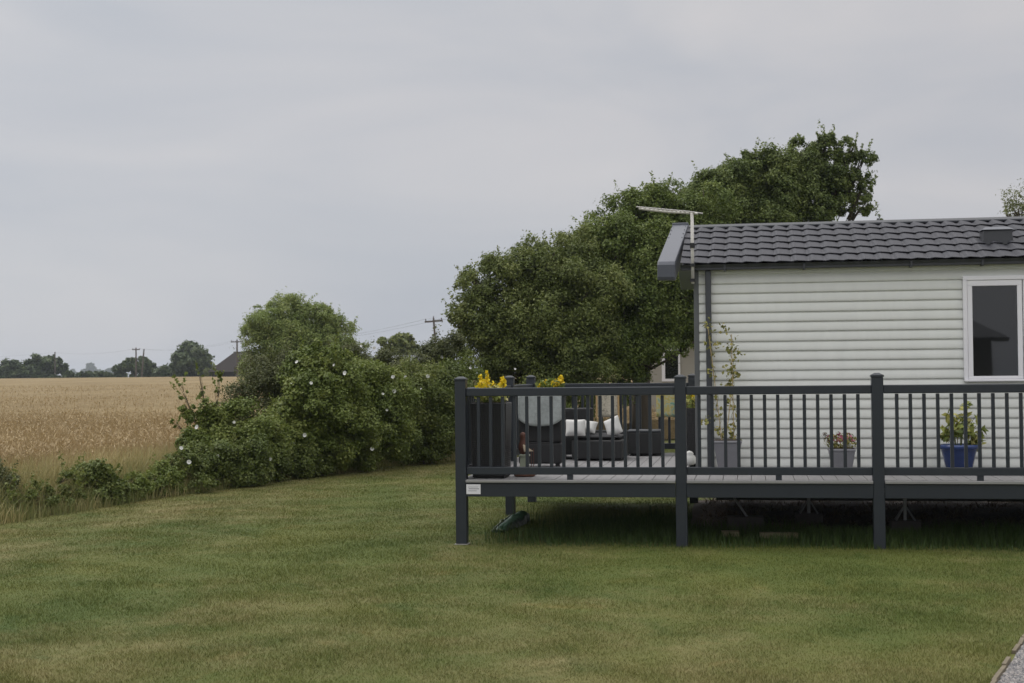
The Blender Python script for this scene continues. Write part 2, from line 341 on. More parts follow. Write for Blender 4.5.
# ------------------------------------------------------------------ object helpers
def tag(o, label=None, cat=None, group=None, kind=None):
    if label: o['label'] = label
    if cat: o['category'] = cat
    if group: o['group'] = group
    if kind: o['kind'] = kind
    return o
def empty(name, loc, rz=0.0, label=None, cat=None, group=None):
    o = bpy.data.objects.new(name, None); COL.objects.link(o)
    o.empty_display_size = 0.2
    o.location = loc; o.rotation_euler = (0, 0, rz)
    return tag(o, label, cat, group)
class MB:
    def __init__(self): self.v, self.f = [], []
    def add(self, vs, fs):
        b = len(self.v); self.v += [tuple(x) for x in vs]; self.f += [tuple(i + b for i in f) for f in fs]; return self
    def box(self, x0, x1, y0, y1, z0, z1):
        vs = [(x, y, z) for z in (z0, z1) for y in (y0, y1) for x in (x0, x1)]
        return self.add(vs, [(0, 2, 3, 1), (4, 5, 7, 6), (0, 1, 5, 4), (2, 6, 7, 3), (0, 4, 6, 2), (1, 3, 7, 5)])
    def frustum(self, x0, x1, y0, y1, z0, X0, X1, Y0, Y1, z1):
        vs = [(x0, y0, z0), (x1, y0, z0), (x0, y1, z0), (x1, y1, z0), (X0, Y0, z1), (X1, Y0, z1), (X0, Y1, z1), (X1, Y1, z1)]
        return self.add(vs, [(0, 2, 3, 1), (4, 5, 7, 6), (0, 1, 5, 4), (2, 6, 7, 3), (0, 4, 6, 2), (1, 3, 7, 5)])
    def tube(self, pts, rad, n=8, cap=True):
        pts = [Vector(p) for p in pts]
        if not hasattr(rad, '__len__'): rad = [rad] * len(pts)
        b = len(self.v); k = len(pts)
        for i, p in enumerate(pts):
            d = (pts[min(i + 1, k - 1)] - pts[max(i - 1, 0)]).normalized()
            a = d.cross(Vector((0, 0, 1)) if abs(d.z) < 0.9 else Vector((1, 0, 0))).normalized(); c = d.cross(a)
            for j in range(n):
                q = 2 * PI * j / n
                self.v.append(tuple(p + (a * math.cos(q) + c * math.sin(q)) * rad[i]))
        for i in range(k - 1):
            for j in range(n):
                self.f.append((b + i * n + j, b + i * n + (j + 1) % n, b + (i + 1) * n + (j + 1) % n, b + (i + 1) * n + j))
        if cap:
            self.f.append(tuple(b + j for j in range(n - 1, -1, -1))); self.f.append(tuple(b + (k - 1) * n + j for j in range(n)))
        return self
    def lathe(self, prof, n=24, cx=0, cy=0):
        b = len(self.v); k = len(prof)
        for r, z in prof:
            for j in range(n):
                q = 2 * PI * j / n; self.v.append((cx + r * math.cos(q), cy + r * math.sin(q), z))
        for i in range(k - 1):
            for j in range(n):
                self.f.append((b + i * n + j, b + i * n + (j + 1) % n, b + (i + 1) * n + (j + 1) % n, b + (i + 1) * n + j))
        self.f.append(tuple(b + j for j in range(n - 1, -1, -1))); self.f.append(tuple(b + (k - 1) * n + j for j in range(n)))
        return self
    def prism(self, poly, a, b, axis):
        n = len(poly)
        mk = {'x': lambda p, t: (t, p[0], p[1]), 'y': lambda p, t: (p[0], t, p[1]), 'z': lambda p, t: (p[0], p[1], t)}[axis]
        vs = [mk(p, a) for p in poly] + [mk(p, b) for p in poly]
        fs = [tuple(range(n)), tuple(range(2 * n - 1, n - 1, -1))] + [(i, i + n, (i + 1) % n + n, (i + 1) % n) for i in range(n)]
        return self.add(vs, fs)
    def mesh(self, name, m, smooth_=False):
        me = bpy.data.meshes.new(name); me.from_pydata(self.v, [], self.f); me.update()
        import bmesh as _b
        bm = _b.new(); bm.from_mesh(me); _b.ops.recalc_face_normals(bm, faces=bm.faces); bm.to_mesh(me); bm.free()
        me.materials.append(m)
        if smooth_:
            for p in me.polygons: p.use_smooth = True
        return me
    def build(self, name, m, parent=None, loc=(0, 0, 0), smooth_=False, bevel=0.0, sub=0):
        return link(name, self.mesh(name, m, smooth_), parent, loc, bevel, sub)
def link(name, me, parent=None, loc=(0, 0, 0), bevel=0.0, sub=0):
    o = bpy.data.objects.new(name, me); COL.objects.link(o); o.parent = parent; o.location = loc
    if bevel:
        b = o.modifiers.new('bevel', 'BEVEL'); b.width = bevel; b.segments = 2; b.limit_method = 'ANGLE'; b.angle_limit = R(40)
    if sub:
        s = o.modifiers.new('sub', 'SUBSURF'); s.levels = sub; s.render_levels = sub
    return o
def quads_mesh(name, verts, nper, rnd, m):
    """many separate polygons with nper corners each, plus a per-face random value"""
    n = len(verts) // nper
    me = bpy.data.meshes.new(name)
    me.vertices.add(len(verts)); me.vertices.foreach_set('co', np.asarray(verts, np.float32).ravel())
    me.loops.add(len(verts)); me.loops.foreach_set('vertex_index', np.arange(len(verts), dtype=np.int32))
    me.polygons.add(n); me.polygons.foreach_set('loop_start', np.arange(0, len(verts), nper, dtype=np.int32))
    me.update(calc_edges=True)
    a = me.attributes.new('rnd', 'FLOAT', 'FACE'); a.data.foreach_set('value', np.asarray(rnd, np.float32))
    me.materials.append(m)
    return me
def unit(a): return a / (np.linalg.norm(a, axis=1, keepdims=True) + 1e-9)
def leaf_verts(c, nrm, size, rng, aspect=0.55):
    """pointed oval leaves (two folded halves are not needed at this size): 4 corners each"""
    n = len(c)
    t = unit(np.cross(nrm, unit(rng.normal(size=(n, 3))))); b = np.cross(nrm, t)
    s = np.asarray(size).reshape(-1, 1)
    lift = nrm * s * 0.12
    v = np.empty((n, 4, 3))
    v[:, 0] = c - t * s * 0.5; v[:, 1] = c + b * s * 0.5 * aspect + lift - t * s * 0.05
    v[:, 2] = c + t * s * 0.5; v[:, 3] = c - b * s * 0.5 * aspect + lift - t * s * 0.05
    return v.reshape(-1, 3)
def crown_points(lobes, ncl, nleaf, rng, sig=0.17, shell=(0.70, 1.02), flat=1.0, zmin=None, fill=0.25):
    """a crown is lobes (limbs), each carrying uneven leafy boughs with gaps between; leaves lie on and in the boughs"""
    ctr = np.array([l[0] for l in lobes]); rad = np.array([l[1] for l in lobes])
    nb = max(6, ncl // 7); per = nleaf * 7
    w = rad ** 1.45; w /= w.sum()
    k = rng.choice(len(lobes), nb, p=w)
    d = unit(rng.normal(size=(nb, 3)) + np.array([0, 0, 0.15]))
    rs = rad[k] * rng.uniform(0.16, 0.42, nb) * (sig / 0.15)
    rr = rng.uniform(0.62, 1.0, nb)
    inner = rng.random(nb) < fill
    rr[inner] = rng.uniform(0.2, 0.62, inner.sum())
    cc = ctr[k] + d * (rad[k] * rr)[:, None] * np.array([1, 1, flat])
    cnt = np.maximum(10, per * (rs / rs.mean()) ** 1.7).astype(int)
    idx = np.repeat(np.arange(nb), cnt)
    n = len(idx)
    e = unit(rng.normal(size=(n, 3)) + d[idx] * 0.5 + np.array([0, 0, 0.25]))
    el = unit(rng.normal(size=(nb, 3)))                                     # boughs are longer one way than the other
    q = rng.uniform(0.35, 1.0, n) ** 0.6 * (1 + 0.18 * rng.normal(size=n))
    off = e * (rs[idx] * q)[:, None]
    off += el[idx] * (np.sum(off * el[idx], 1) * 0.55)[:, None]
    p = cc[idx] + off * np.array([1, 1, 0.85])
    nr = unit(e * 0.7 + rng.normal(size=(n, 3)) * 0.55 + np.array([0, 0, 0.55]))
    tone = rng.random(nb)[idx] * 0.45 + rng.random(n) * 0.55
    if zmin is not None:
        m = p[:, 2] > zmin; p, nr, tone = p[m], nr[m], tone[m]
    return p, nr, tone
def sprig_points(lobes, n, length, rng, per=24, up=0.6):
    """leafy shoots that stick out of the outline"""
    out, nn, tt = [], [], []
    for _ in range(n):
        c, r = lobes[rng.integers(len(lobes))]
        d = rng.normal(size=3); d[2] = abs(d[2]) + 0.2; d /= np.linalg.norm(d)
        a = np.array(c) + d * r * 0.86
        g = d + np.array([rng.normal() * .25, rng.normal() * .25, up]); g /= np.linalg.norm(g)
        L = length * rng.uniform(0.5, 1.3)
        s = np.linspace(0, 1, per)[:, None]
        out.append(a + g * s * L + rng.normal(size=(per, 3)) * L * 0.06); nn.append(unit(rng.normal(size=(per, 3)) + d)); tt.append(rng.uniform(.3, 1, per))
    return np.concatenate(out), np.concatenate(nn), np.concatenate(tt)
def tree(name, label, cat, base, lobes, leaf, size, ncl, nleaf, seed, group=None, trunk_r=0.2, aspect=0.55, sig=0.17, shell=(0.70, 1.02), sprigs=(0, 0.5), fill=0.25, flat=1.0, zmin=0.03, trunk_name='trunk', limbs=True):
    rng = np.random.default_rng(seed)
    root = empty(name, base, 0, label, cat, group)
    b = np.array(base)
    L = [(np.array(c) - b, r) for c, r in lobes]
    p, nr, tn = crown_points(L, ncl, nleaf, rng, sig, shell, flat, zmin, fill)
    if sprigs[0]:
        a, c, t = sprig_points(L, sprigs[0], sprigs[1], rng); p = np.concatenate([p, a]); nr = np.concatenate([nr, c]); tn = np.concatenate([tn, t])
    v = leaf_verts(p, nr, size * rng.uniform(0.6, 1.3, len(p)), rng, aspect)
    link('crown' if trunk_name == 'trunk' else 'foliage', quads_mesh('foliage', v, 4, tn, leaf), root)
    if limbs:
        m = MB(); ctr = np.average([c for c, r in L], axis=0, weights=[r for c, r in L])
        fork = Vector((ctr[0] * 0.35, ctr[1] * 0.35, max(0.25, ctr[2] * 0.45)))
        m.tube([(0, 0, -0.1), (fork.x * .4, fork.y * .4, fork.z * .5), fork], [trunk_r * 1.25, trunk_r, trunk_r * .8], 8)
        for c, r in L:
            c = Vector(c); mid = fork.lerp(c, .5) + Vector(rng.normal(size=3)) * r * .12
            lr = min(1.0, .25 + r * .55)
            m.tube([fork, mid, c, c + Vector(unit(rng.normal(size=(1, 3)))[0]) * r * .6], [trunk_r * .45 * lr, trunk_r * .30 * lr, trunk_r * .16 * lr, trunk_r * .04 * lr], 6)
            for _ in range(5):
                d = Vector(unit(rng.normal(size=(1, 3)) + np.array([[0, 0, .4]]))[0])
                m.tube([c.lerp(mid, rng.random() * .6), c + d * r * .5, c + d * r * .95], [trunk_r * .2, trunk_r * .11, trunk_r * .03], 5)
        m.build(trunk_name, M['bark'], root, smooth_=True)
    return root
def PL(px, py, rpx, Y): return (np.array(at(px, py, Y)), rpx * Y / FPX)

# ------------------------------------------------------------------ ground, lawn, field, path
def sheet(name, xs, ys, m, zoff=0.0, wob=0.0):
    X, Y = np.meshgrid(np.array(xs, float), np.array(ys, float)); Z = gz(X, Y) + zoff
    if wob: Z = Z + wob * np.sin(X * 1.7 + 3 * np.sin(Y * .9)) * np.cos(Y * 1.3 + np.sin(X))
    nx = len(xs)
    fs = [(j * nx + i, j * nx + i + 1, (j + 1) * nx + i + 1, (j + 1) * nx + i) for j in range(len(ys) - 1) for i in range(nx - 1)]
    me = bpy.data.meshes.new(name); me.from_pydata(np.stack([X, Y, Z], -1).reshape(-1, 3).tolist(), [], fs); me.update()
    me.materials.append(m)
    for p in me.polygons: p.use_smooth = True
    return link(name, me)
tag(sheet('ground', np.linspace(-2400, 2400, 49), np.concatenate([[-120, -60, 0, 30], np.linspace(60, 300, 25), [400, 600, 1000, 1600, 2300]]), M['far_ground'], -0.012), kind='structure')
tag(sheet('lawn', np.linspace(-26, 34, 31), np.linspace(-24, 58, 42), M['lawn_sheet'], 0.0), kind='structure')

HL = [(-6.9, 13.0), (-6.29, 17.46), (-5.93, 18.65), (-5.3, 20.78), (-4.82, 21.94), (-3.84, 24.47), (-2.56, 27.37), (-1.3, 29.35), (1.5, 33.0), (12, 45), (30, 62)]   # foot of the hedge bank along the lawn
HX = np.array([p[0] for p in HL]); HY = np.array([p[1] for p in HL])
def hedge_x(Y): return np.interp(Y, HY, HX)
fy = np.concatenate([np.linspace(10, 60, 51), np.linspace(65, 320, 30)])
fxl = []
verts, faces = [], []
NX = 40
for Y in fy:
    xr = hedge_x(Y) - (1.3 if Y < 62 else 0)
    xl = xr - 30 - Y * 0.9
    for i in range(NX):
        q = (i / (NX - 1)) ** 2
        x = xr + (xl - xr) * q
        z = 0.50 + float(gz(x, Y)) + (0.05 * math.sin(x * 2.1 + Y) if Y < 80 else 0)
        z += 0.13 * min(1, max(0, (Y - 30) / 40))
        if i == 0 or Y == fy[0]: z = 0.02
        verts.append((x, Y, z))
for j in range(len(fy) - 1):
    for i in range(NX - 1):
        a = j * NX + i; faces.append((a, a + NX, a + NX + 1, a + 1))
me = bpy.data.meshes.new('wheat_field'); me.from_pydata(verts, [], faces); me.update(); me.materials.append(M['field'])
for p in me.polygons: p.use_smooth = True
tag(link('wheat_field', me), kind='structure')

# standing wheat: stems, leaves and ears over the near part of the field
rng = np.random.default_rng(3)
def wheat():
    vs, tn = [], []
    for (ya, yb, dens, wid, near) in ((13.5, 30, 120, 1.0, 1), (30, 48, 50, 1.5, 1), (48, 80, 16, 2.3, 0), (80, 140, 4.0, 3.6, 0)):
        A = 0.24 * (yb ** 2 - ya ** 2) / 2 + 4 * (yb - ya)
        n = int(A * dens)
        Y = ya + (yb - ya) * np.sqrt(rng.random(n)) if not near else rng.uniform(ya, yb, n)
        xr = hedge_x(Y) - 1.15 - 0.3 * rng.random(n)
        xl = np.minimum(-0.42 * Y - 2, xr - 3)
        X = xr + (xl - xr) * rng.random(n)
        g = gz(X, Y)
        h = rng.normal(0.70, 0.055, n)
        yaw = rng.random(n) * 2 * PI; lean = rng.normal(0.0, 0.10, (n, 2)) + np.array([0.05, -0.02])
        base = np.stack([X, Y, g + (0.0 if ya < 30 else 0.3)], 1)
        top = np.stack([X + lean[:, 0], Y + lean[:, 1], g + h], 1)
        side = np.stack([np.cos(yaw), np.sin(yaw), 0 * yaw], 1)
        w = 0.0045 * wid
        stem = np.stack([base - side * w, base + side * w, top + side * w * .6, top - side * w * .6], 1)
        vs.append(stem.reshape(-1, 3)); tn.append(rng.uniform(0.15, 0.8, n))
        nod = np.stack([np.cos(yaw * 3) * .06, np.sin(yaw * 3) * .06, rng.uniform(-.02, .085, n)], 1)
        ew = 0.011 * wid
        mid = top + nod * .45
        ear = np.stack([top, mid + side * ew, top + nod * 1.15, mid - side * ew], 1)
        vs.append(ear.reshape(-1, 3)); tn.append(rng.uniform(0.35, 1.0, n))
        if near:
            lb = base * .45 + top * .55; dd = np.stack([np.cos(yaw * 5), np.sin(yaw * 5), -0.2 + 0 * yaw], 1) * 0.2
            lf = np.stack([lb, lb + dd * .5 + np.array([0, 0, .07]) + side * .006, lb + dd, lb + dd * .5 + np.array([0, 0, .05]) - side * .006], 1)
            vs.append(lf.reshape(-1, 3)); tn.append(rng.uniform(0.0, 0.6, n))
    me = quads_mesh('wheat', np.concatenate(vs), 4, np.concatenate(tn), M['wheat_straw'])
    tag(link('wheat', me), 'ripe golden wheat standing in the field beyond the hedge', 'wheat', kind='stuff')
wheat()

PA, PB = Vector((2.745, 8.18, 0)), Vector((3.372, 9.46, 0))        # lawn-side line of the gravel path
pd = (PB - PA).normalized(); pn = Vector((pd.y, -pd.x, 0))
def path_side(X, Y): return (X - PA.x) * pn.x + (Y - PA.y) * pn.y
pe = PA + pd * 2.15
ps = PA - pd * 9
mb = MB(); q = [ps + pn * .02, pe + pn * .02, pe + pn * 2.4, ps + pn * 2.4]
mb.add([(p.x, p.y, 0.006) for p in q], [(0, 1, 2, 3)])
tag(mb.build('gravel_path', M['gravel']), kind='structure')
mb = MB()
N = 34
for i in range(N):                                                   # old timber edging, worn and a little crooked
    a = PA + pd * (-6 + 8.1 * i / N); b = PA + pd * (-6 + 8.1 * (i + 1) / N)
    if i == N - 6: continue
    j0, j1 = random.uniform(-.006, .006), random.uniform(-.006, .006)
    h = 0.026 + random.uniform(-.008, .006)
    mb.add([(a + pn * (j0 - .014)).to_tuple(), (b + pn * (j1 - .014)).to_tuple(), (b + pn * (j1 + .014)).to_tuple(), (a + pn * (j0 + .014)).to_tuple(),
            (a + pn * (j0 - .012) + Vector((0, 0, h))).to_tuple(), (b + pn * (j1 - .012) + Vector((0, 0, h))).to_tuple(), (b + pn * (j1 + .012) + Vector((0, 0, h))).to_tuple(), (a + pn * (j0 + .012) + Vector((0, 0, h))).to_tuple()],
           [(0, 1, 5, 4), (1, 2, 6, 5), (2, 3, 7, 6), (3, 0, 4, 7), (4, 5, 6, 7)])
tag(mb.build('path_edging', M['kerb']), kind='structure')
def pebbles():
    n = 26000
    s = rng.uniform(-1.6, 2.13, n); d = 2.38 * rng.random(n) ** 1.3 + .02
    X = PA.x + pd.x * s + pn.x * d; Y = PA.y + pd.y * s + pn.y * d
    r = rng.uniform(0.006, 0.014, n); a = rng.random(n) * PI
    vs = []; octa = np.array([(1, 0, 0), (0, .75, 0), (-1, 0, 0), (0, -.75, 0), (0, 0, .75)])
    P = np.zeros((n, 5, 3))
    for k in range(5):
        o = octa[k] * rng.uniform(.75, 1.2, (n, 1)) * r[:, None]
        P[:, k, 0] = X + o[:, 0] * np.cos(a) - o[:, 1] * np.sin(a); P[:, k, 1] = Y + o[:, 0] * np.sin(a) + o[:, 1] * np.cos(a); P[:, k, 2] = 0.008 + o[:, 2]
    tri = np.stack([P[:, [0, 1, 4]], P[:, [1, 2, 4]], P[:, [2, 3, 4]], P[:, [3, 0, 4]]], 1).reshape(-1, 3)
    tn = np.repeat(rng.random(n), 4)
    tag(link('gravel', quads_mesh('gravel', tri, 3, tn, M['pebble'])), 'loose grey gravel stones on the path', 'gravel', kind='stuff')
pebbles()

def blades(name, X, Y, h, w, rnd, m, lean=0.5, label=None, cat=None, base=None, straight=False):
    n = len(X); a = rng.random(n) * 2 * PI; la = rng.random(n) * 2 * PI
    z0 = np.zeros(n) if base is None else base
    side = np.stack([np.cos(a), np.sin(a), 0 * a], 1) * (w * .5)[:, None]
    b = np.stack([X, Y, z0 - 0.004], 1)
    ll = (h * lean * rng.random(n))
    mid = b + np.stack([np.cos(la) * ll * .35, np.sin(la) * ll * .35, h * .6], 1)
    tip = b + np.stack([np.cos(la) * ll, np.sin(la) * ll, h], 1)
    if straight:
        v = np.stack([b - side, b + side, tip + side * .25, tip - side * .25], 1).reshape(-1, 3)
    else:                                                     # bent: a lower and an upper piece
        v = np.stack([b - side, b + side, mid + side * .8, mid - side * .8, mid - side * .8, mid + side * .8, tip + side * .1, tip - side * .1], 1).reshape(-1, 3)
        rnd = np.repeat(rnd, 2)
    return tag(link(name, quads_mesh(name, v, 4, rnd, m)), label, cat, kind='stuff')
def lawn_blades():
    Xs, Ys = [], []
    y = 6.6
    while y < 34:
        y2 = y * 1.06; ym = (y + y2) / 2
        half = 0.40 * ym + 1.6
        n = int(2 * half * (y2 - y) * 11000 * (8.5 / ym) ** 1.75)
        Xs.append(rng.uniform(-half, half, n)); Ys.append(rng.uniform(y, y2, n)); y = y2
    X, Y = np.concatenate(Xs), np.concatenate(Ys)
    s = (X - P0.x) * U.x + (Y - P0.y) * U.y; t = (X - P0.x) * V.x + (Y - P0.y) * V.y
    keep = (X > hedge_x(Y) - .15) & ~((path_side(X, Y) > -0.012) & (path_side(X, Y) < 2.36) & ((X - PA.x) * pd.x + (Y - PA.y) * pd.y < 2.12)) & ~((s > 2.2) & (t > 1.2) & (t < 5.2))
    X, Y = X[keep], Y[keep]; n = len(X)
    tuft = np.sin(X * 3.1 + np.sin(Y * 2.3) * 2) * np.sin(Y * 2.7 + np.sin(X * 1.9) * 2)
    h = rng.uniform(0.010, 0.025, n) * (1 + 0.35 * tuft)
    w = 0.0032 * np.maximum(1, Y / 9.5) ** 0.95
    blades('lawn_grass', X, Y, h, w, rng.random(n), M['lawn_blade'], 1.3, 'short mown lawn grass with dry straw coloured patches', 'grass', straight=True)
lawn_blades()
def under_deck_grass():
    n = 34000
    s = rng.uniform(0.1, 8.2, n); t = rng.beta(1.3, 1.6, n) * 3.2 - 0.10
    keep = (rng.random(n) < np.clip((s - 0.2 - 0.25 * t) / 0.9, 0.12, 1)) & ~((s > 2.3) & (t > 1.45))
    s, t = s[keep], t[keep]; n = len(s)
    X = P0.x + U.x * s + V.x * t; Y = P0.y + U.y * s + V.y * t
    pat = 0.55 + 0.45 * np.sin(s * 2.3 + 1.2) * np.sin(t * 2.9 + s)
    h = rng.uniform(0.05, 0.21, n) * (0.45 + 0.75 * pat) * np.clip((t + .2) / .5, .35, 1)
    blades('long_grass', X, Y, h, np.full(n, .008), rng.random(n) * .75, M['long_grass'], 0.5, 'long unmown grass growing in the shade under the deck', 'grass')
    n = 16000
    s = rng.uniform(2.4, 9.5, n); t = rng.uniform(1.3, 5.3, n)
    X = P0.x + U.x * s + V.x * t; Y = P0.y + U.y * s + V.y * t
    h = rng.uniform(0.02, 0.15, n) * (0.6 + 0.4 * np.sin(s * 5) * np.sin(t * 7))
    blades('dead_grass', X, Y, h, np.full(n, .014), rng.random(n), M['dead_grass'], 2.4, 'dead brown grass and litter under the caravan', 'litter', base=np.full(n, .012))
under_deck_grass()
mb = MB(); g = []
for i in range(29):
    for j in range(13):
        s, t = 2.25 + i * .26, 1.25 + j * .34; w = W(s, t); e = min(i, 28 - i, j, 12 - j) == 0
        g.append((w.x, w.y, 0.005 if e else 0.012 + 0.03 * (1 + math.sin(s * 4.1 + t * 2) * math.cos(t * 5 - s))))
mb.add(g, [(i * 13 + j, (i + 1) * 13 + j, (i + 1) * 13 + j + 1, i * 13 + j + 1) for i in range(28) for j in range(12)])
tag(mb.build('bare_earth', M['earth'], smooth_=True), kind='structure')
def rough_margin():
    n = 60000
    Y = rng.uniform(14.5, 31, n); off = rng.beta(1.5, 1.7, n) * 1.9 - .05
    X = hedge_x(Y) - off
    h = rng.uniform(0.22, 0.78, n) * np.clip(0.25 + off * .9, .3, 1)
    pat = 0.5 + 0.5 * np.sin(Y * 2.7 + 1.0) * np.sin(off * 4 + Y)
    blades('rough_grass', X, Y, h, np.full(n, .008), np.clip(rng.random(n) * .60 + .40 * (pat - .3) + 0.55 * np.clip(off - .10, 0, 1) + .08, 0, 1), M['rough_grass'], .75, 'tall rough grass, half green and half straw, along the field edge', 'grass')
rough_margin()

# ------------------------------------------------------------------ the raised deck
deck = empty('raised_deck', P0, -TH, 'raised deck with pale boards and anthracite posts and railings', 'deck')
SX = [0.0, 2.301, 4.271, 6.241, 8.211]                  # front posts
TY = [0.05, 3.144, 4.965]                               # posts along the left end
post_me = MB().box(-.0575, .0575, -.0575, .0575, -.05, 1.725).mesh('post', M['anthracite'])
capb = MB().box(-.064, .064, -.064, .064, 1.7255, 1.747); capb.frustum(-.058, .058, -.058, .058, 1.7475, -.022, .022, -.022, .022, 1.768)
cap_me = capb.mesh('post_cap', M['anthracite'])
foot_me = MB().box(-.072, .072, -.072, .072, .002, .012).mesh('post_foot', M['stone'])
def post(s, t):
    o = link('post', post_me, deck, (s, t, 0), .006); link('post_cap', cap_me, o, (0, 0, 0), .003)
    return o
for s in SX: post(s, .05)
for t in TY[1:]: post(0.0, t)
post(2.24, 4.965)
for s in (0.0,): link('post_foot', foot_me, deck, (s, .05, 0), .004)
bal_len = 1.556 - .818
bal_me = MB().box(-.017, .017, -.017, .017, 0, bal_len).mesh('baluster', M['anthracite'])
def railing(a, b, nb, along, fixed):
    """one bay of railing between two posts: top rail > bottom rail, balusters, foot"""
    a += .0575; b -= .0575; m = (a + b) / 2; hl = (b - a) / 2
    def bx(lo, hi, w, z0, z1):
        return MB().box(lo, hi, -w, w, z0, z1) if along == 's' else MB().box(-w, w, lo, hi, z0, z1)
    loc = (m, fixed, 0) if along == 's' else (fixed, m, 0)
    r = bx(-hl, hl, .036, 1.5585, 1.645); top = r.build('top_rail', M['anthracite'], deck, loc, bevel=.008)
    bx(-hl, hl, .030, .737, .8165).build('bottom_rail', M['anthracite'], top, bevel=.006)
    bx(-.03, .03, .026, DZ + .001, .7355).build('rail_foot', M['anthracite'], top)
    step = 2 * hl / (nb + 1)
    for i in range(nb):
        q = -hl + step * (i + 1)
        link('baluster', bal_me, top, ((q, 0, .817) if along == 's' else (0, q, .817)), .004)
for i, nb in enumerate((16, 13, 13, 13)): railing(SX[i], SX[i + 1], nb, 's', .05)
railing(TY[0], TY[1], 21, 't', 0.0); railing(TY[1], TY[2], 12, 't', 0.0); railing(0.0, 2.24, 15, 's', 4.965)
mb = MB(); x = -0.03; k = 0
while x < 8.25:                                          # boards run from the lawn edge towards the caravan
    x1 = x + .145; far = 5.0 if x1 < 2.36 else 1.47
    mb.box(x, x1 - .006, 0.012, far, DZ - .026, DZ - .001 * (k % 2)); x = x1; k += 1
mb.build('deck_floor', M['deck_board'], deck, bevel=.002)
nb_ = MB(); edges = [-.02] + [s for s in SX] + [8.25]
for i in range(4): nb_.box(SX[i] + .0585, SX[i + 1] - .0585, -.045, .009, DZ - .027, DZ + .002)
nb_.build('deck_nosing', M['deck_nosing'], deck, bevel=.005)
fb = MB()
for i in range(4): fb.box(SX[i] + .0585, SX[i + 1] - .0585, -.022, .004, .510, DZ - .030)
fb.box(-.020, .004, .11, 3.08, .510, DZ - .030); fb.box(-.020, .004, 3.21, 4.90, .510, DZ - .030); fb.box(.06, 2.18, 4.99, 5.014, .510, DZ - .030)
fb.build('fascia', M['anthracite'], deck, bevel=.003)
jb = MB()
for i in range(14): jb.box(.35 + i * .58, .395 + i * .58, .02, 1.42 if i > 3 else 4.94, .54, DZ - .030)
jb.build('joist', M['weathered'], deck)

sg = empty('sign', W(.139, -.0235, .587), -TH, 'small white plate with faint grey lines on the deck fascia beside the corner post', 'sign')
MB().box(-.076, .076, -.006, 0, -.052, .052).build('plate', M['upvc_white'], sg, bevel=.003)
mb = MB(); mb.box(-.05, .06, -.0085, -.0065, .002, .008); mb.box(-.055, .035, -.0085, -.0065, -.018, -.014); mb.box(-.055, .05, -.0085, -.0065, .022, .025)
mb.build('printed_line', M['pot_grey'], sg)

# ------------------------------------------------------------------ the caravan
cv = empty('static_caravan', W(2.41, 1.5, 0), -TH, 'cream clad static caravan with a dark grey tiled roof behind the deck', 'caravan')
CW, CLEN, WZ0, WZ1 = 3.55, 9.9, .50, 2.955               # local: x along the side, y into the depth
def siding():
    vs, fs = [], []
    z = WZ0; pitch = .1085; xs = [0.045, CLEN]
    prof = []
    while z < WZ1 - .02:                                  # double rolled boards with a shaded lap
        z1 = min(z + pitch, WZ1)
        prof += [(0.000, z), (-.0165, z + .003), (-.0200, z + .012), (-.0205, z + .028), (-.0175, z + .052), (-.0125, z1 - .034), (-.0065, z1 - .014), (-.001, z1 - .003)]
        z = z1
    for y, zz in prof:
        for x in xs: vs.append((x, y, zz))
    for i in range(len(prof) - 1): fs.append((2 * i, 2 * i + 1, 2 * i + 3, 2 * i + 2))
    return MB().add(vs, fs)
siding().build('front_wall', M['cladding'], cv)
gab = [(0.0, WZ0), (CW, WZ0), (CW, 2.91), (CW / 2, 3.53), (0.0, 2.91)]
MB().prism([(y + .004, z) for y, z in gab], 0.012, 0.05, 'x').build('end_wall', M['cladding'], cv)
MB().box(0.05, CLEN, CW - .03, CW, WZ0, 2.95).box(0.05, CLEN, .02, CW - .035, WZ0 - .06, WZ0 - .005).build('back_wall', M['cladding'], cv)
MB().box(-.012, .044, -.024, .05, WZ0, 2.93).build('corner_trim', M['trim_grey'], cv, bevel=.005)
# pressed tile roof: swells across, steps down the slope
RX0, RX1 = -.15, CLEN + .3
EY, EZ, RY, RZ = -.15, 2.985, CW / 2, 3.592
def tile_roof(front=True):
    L_ = math.hypot(RY - EY, RZ - EZ); ey, ez = (RY - EY) / L_, (RZ - EZ) / L_
    ncol = int((RX1 - RX0) / .02); courses = 6; vs, fs = [], []
    def prof(x):
        u_ = (x / .184) % 1.0
        return .0145 * (math.sin(2 * PI * u_) + .42 * math.sin(4 * PI * u_ + .25) + .14 * math.sin(6 * PI * u_ + .4))
    n = ncol + 1
    for c in range(courses):                                  # each course overhangs the one below and shades it
        b = len(vs)
        for q, lift in ((0.03, .012), (0.0, .012), (0.0, .019), (.10, .0185), (.55, .010), (1.10, .0)):
            d = (c + q) / courses * L_
            for i in range(ncol + 1):
                x = RX0 + (RX1 - RX0) * i / ncol
                wv = prof(x)
                dd = d - 0.044 * (wv / .015) * max(0, 1 - q * 2)     # scalloped lower lips
                h = wv + lift + .012
                y, z = EY + ey * dd - ez * h, EZ + ez * dd + ey * h
                vs.append((x, y if front else CW - y, z))
        for r in range(5):
            for i in range(ncol): fs.append((b + r * n + i, b + r * n + i + 1, b + (r + 1) * n + i + 1, b + (r + 1) * n + i))
    return MB().add(vs, fs)
roof = tile_roof().build('roof', M['roof_tile'], cv)
tile_roof(False).build('roof_rear_slope', M['roof_tile'], roof)
MB().prism([(EY + .02, EZ - .05), (RY, RZ - .05), (CW - EY - .02, EZ - .05), (CW - EY - .02, EZ - .02), (RY, RZ - .01), (EY + .02, EZ - .02)], RX0 + .01, RX1, 'x').build('soffit', M['gutter'], roof)
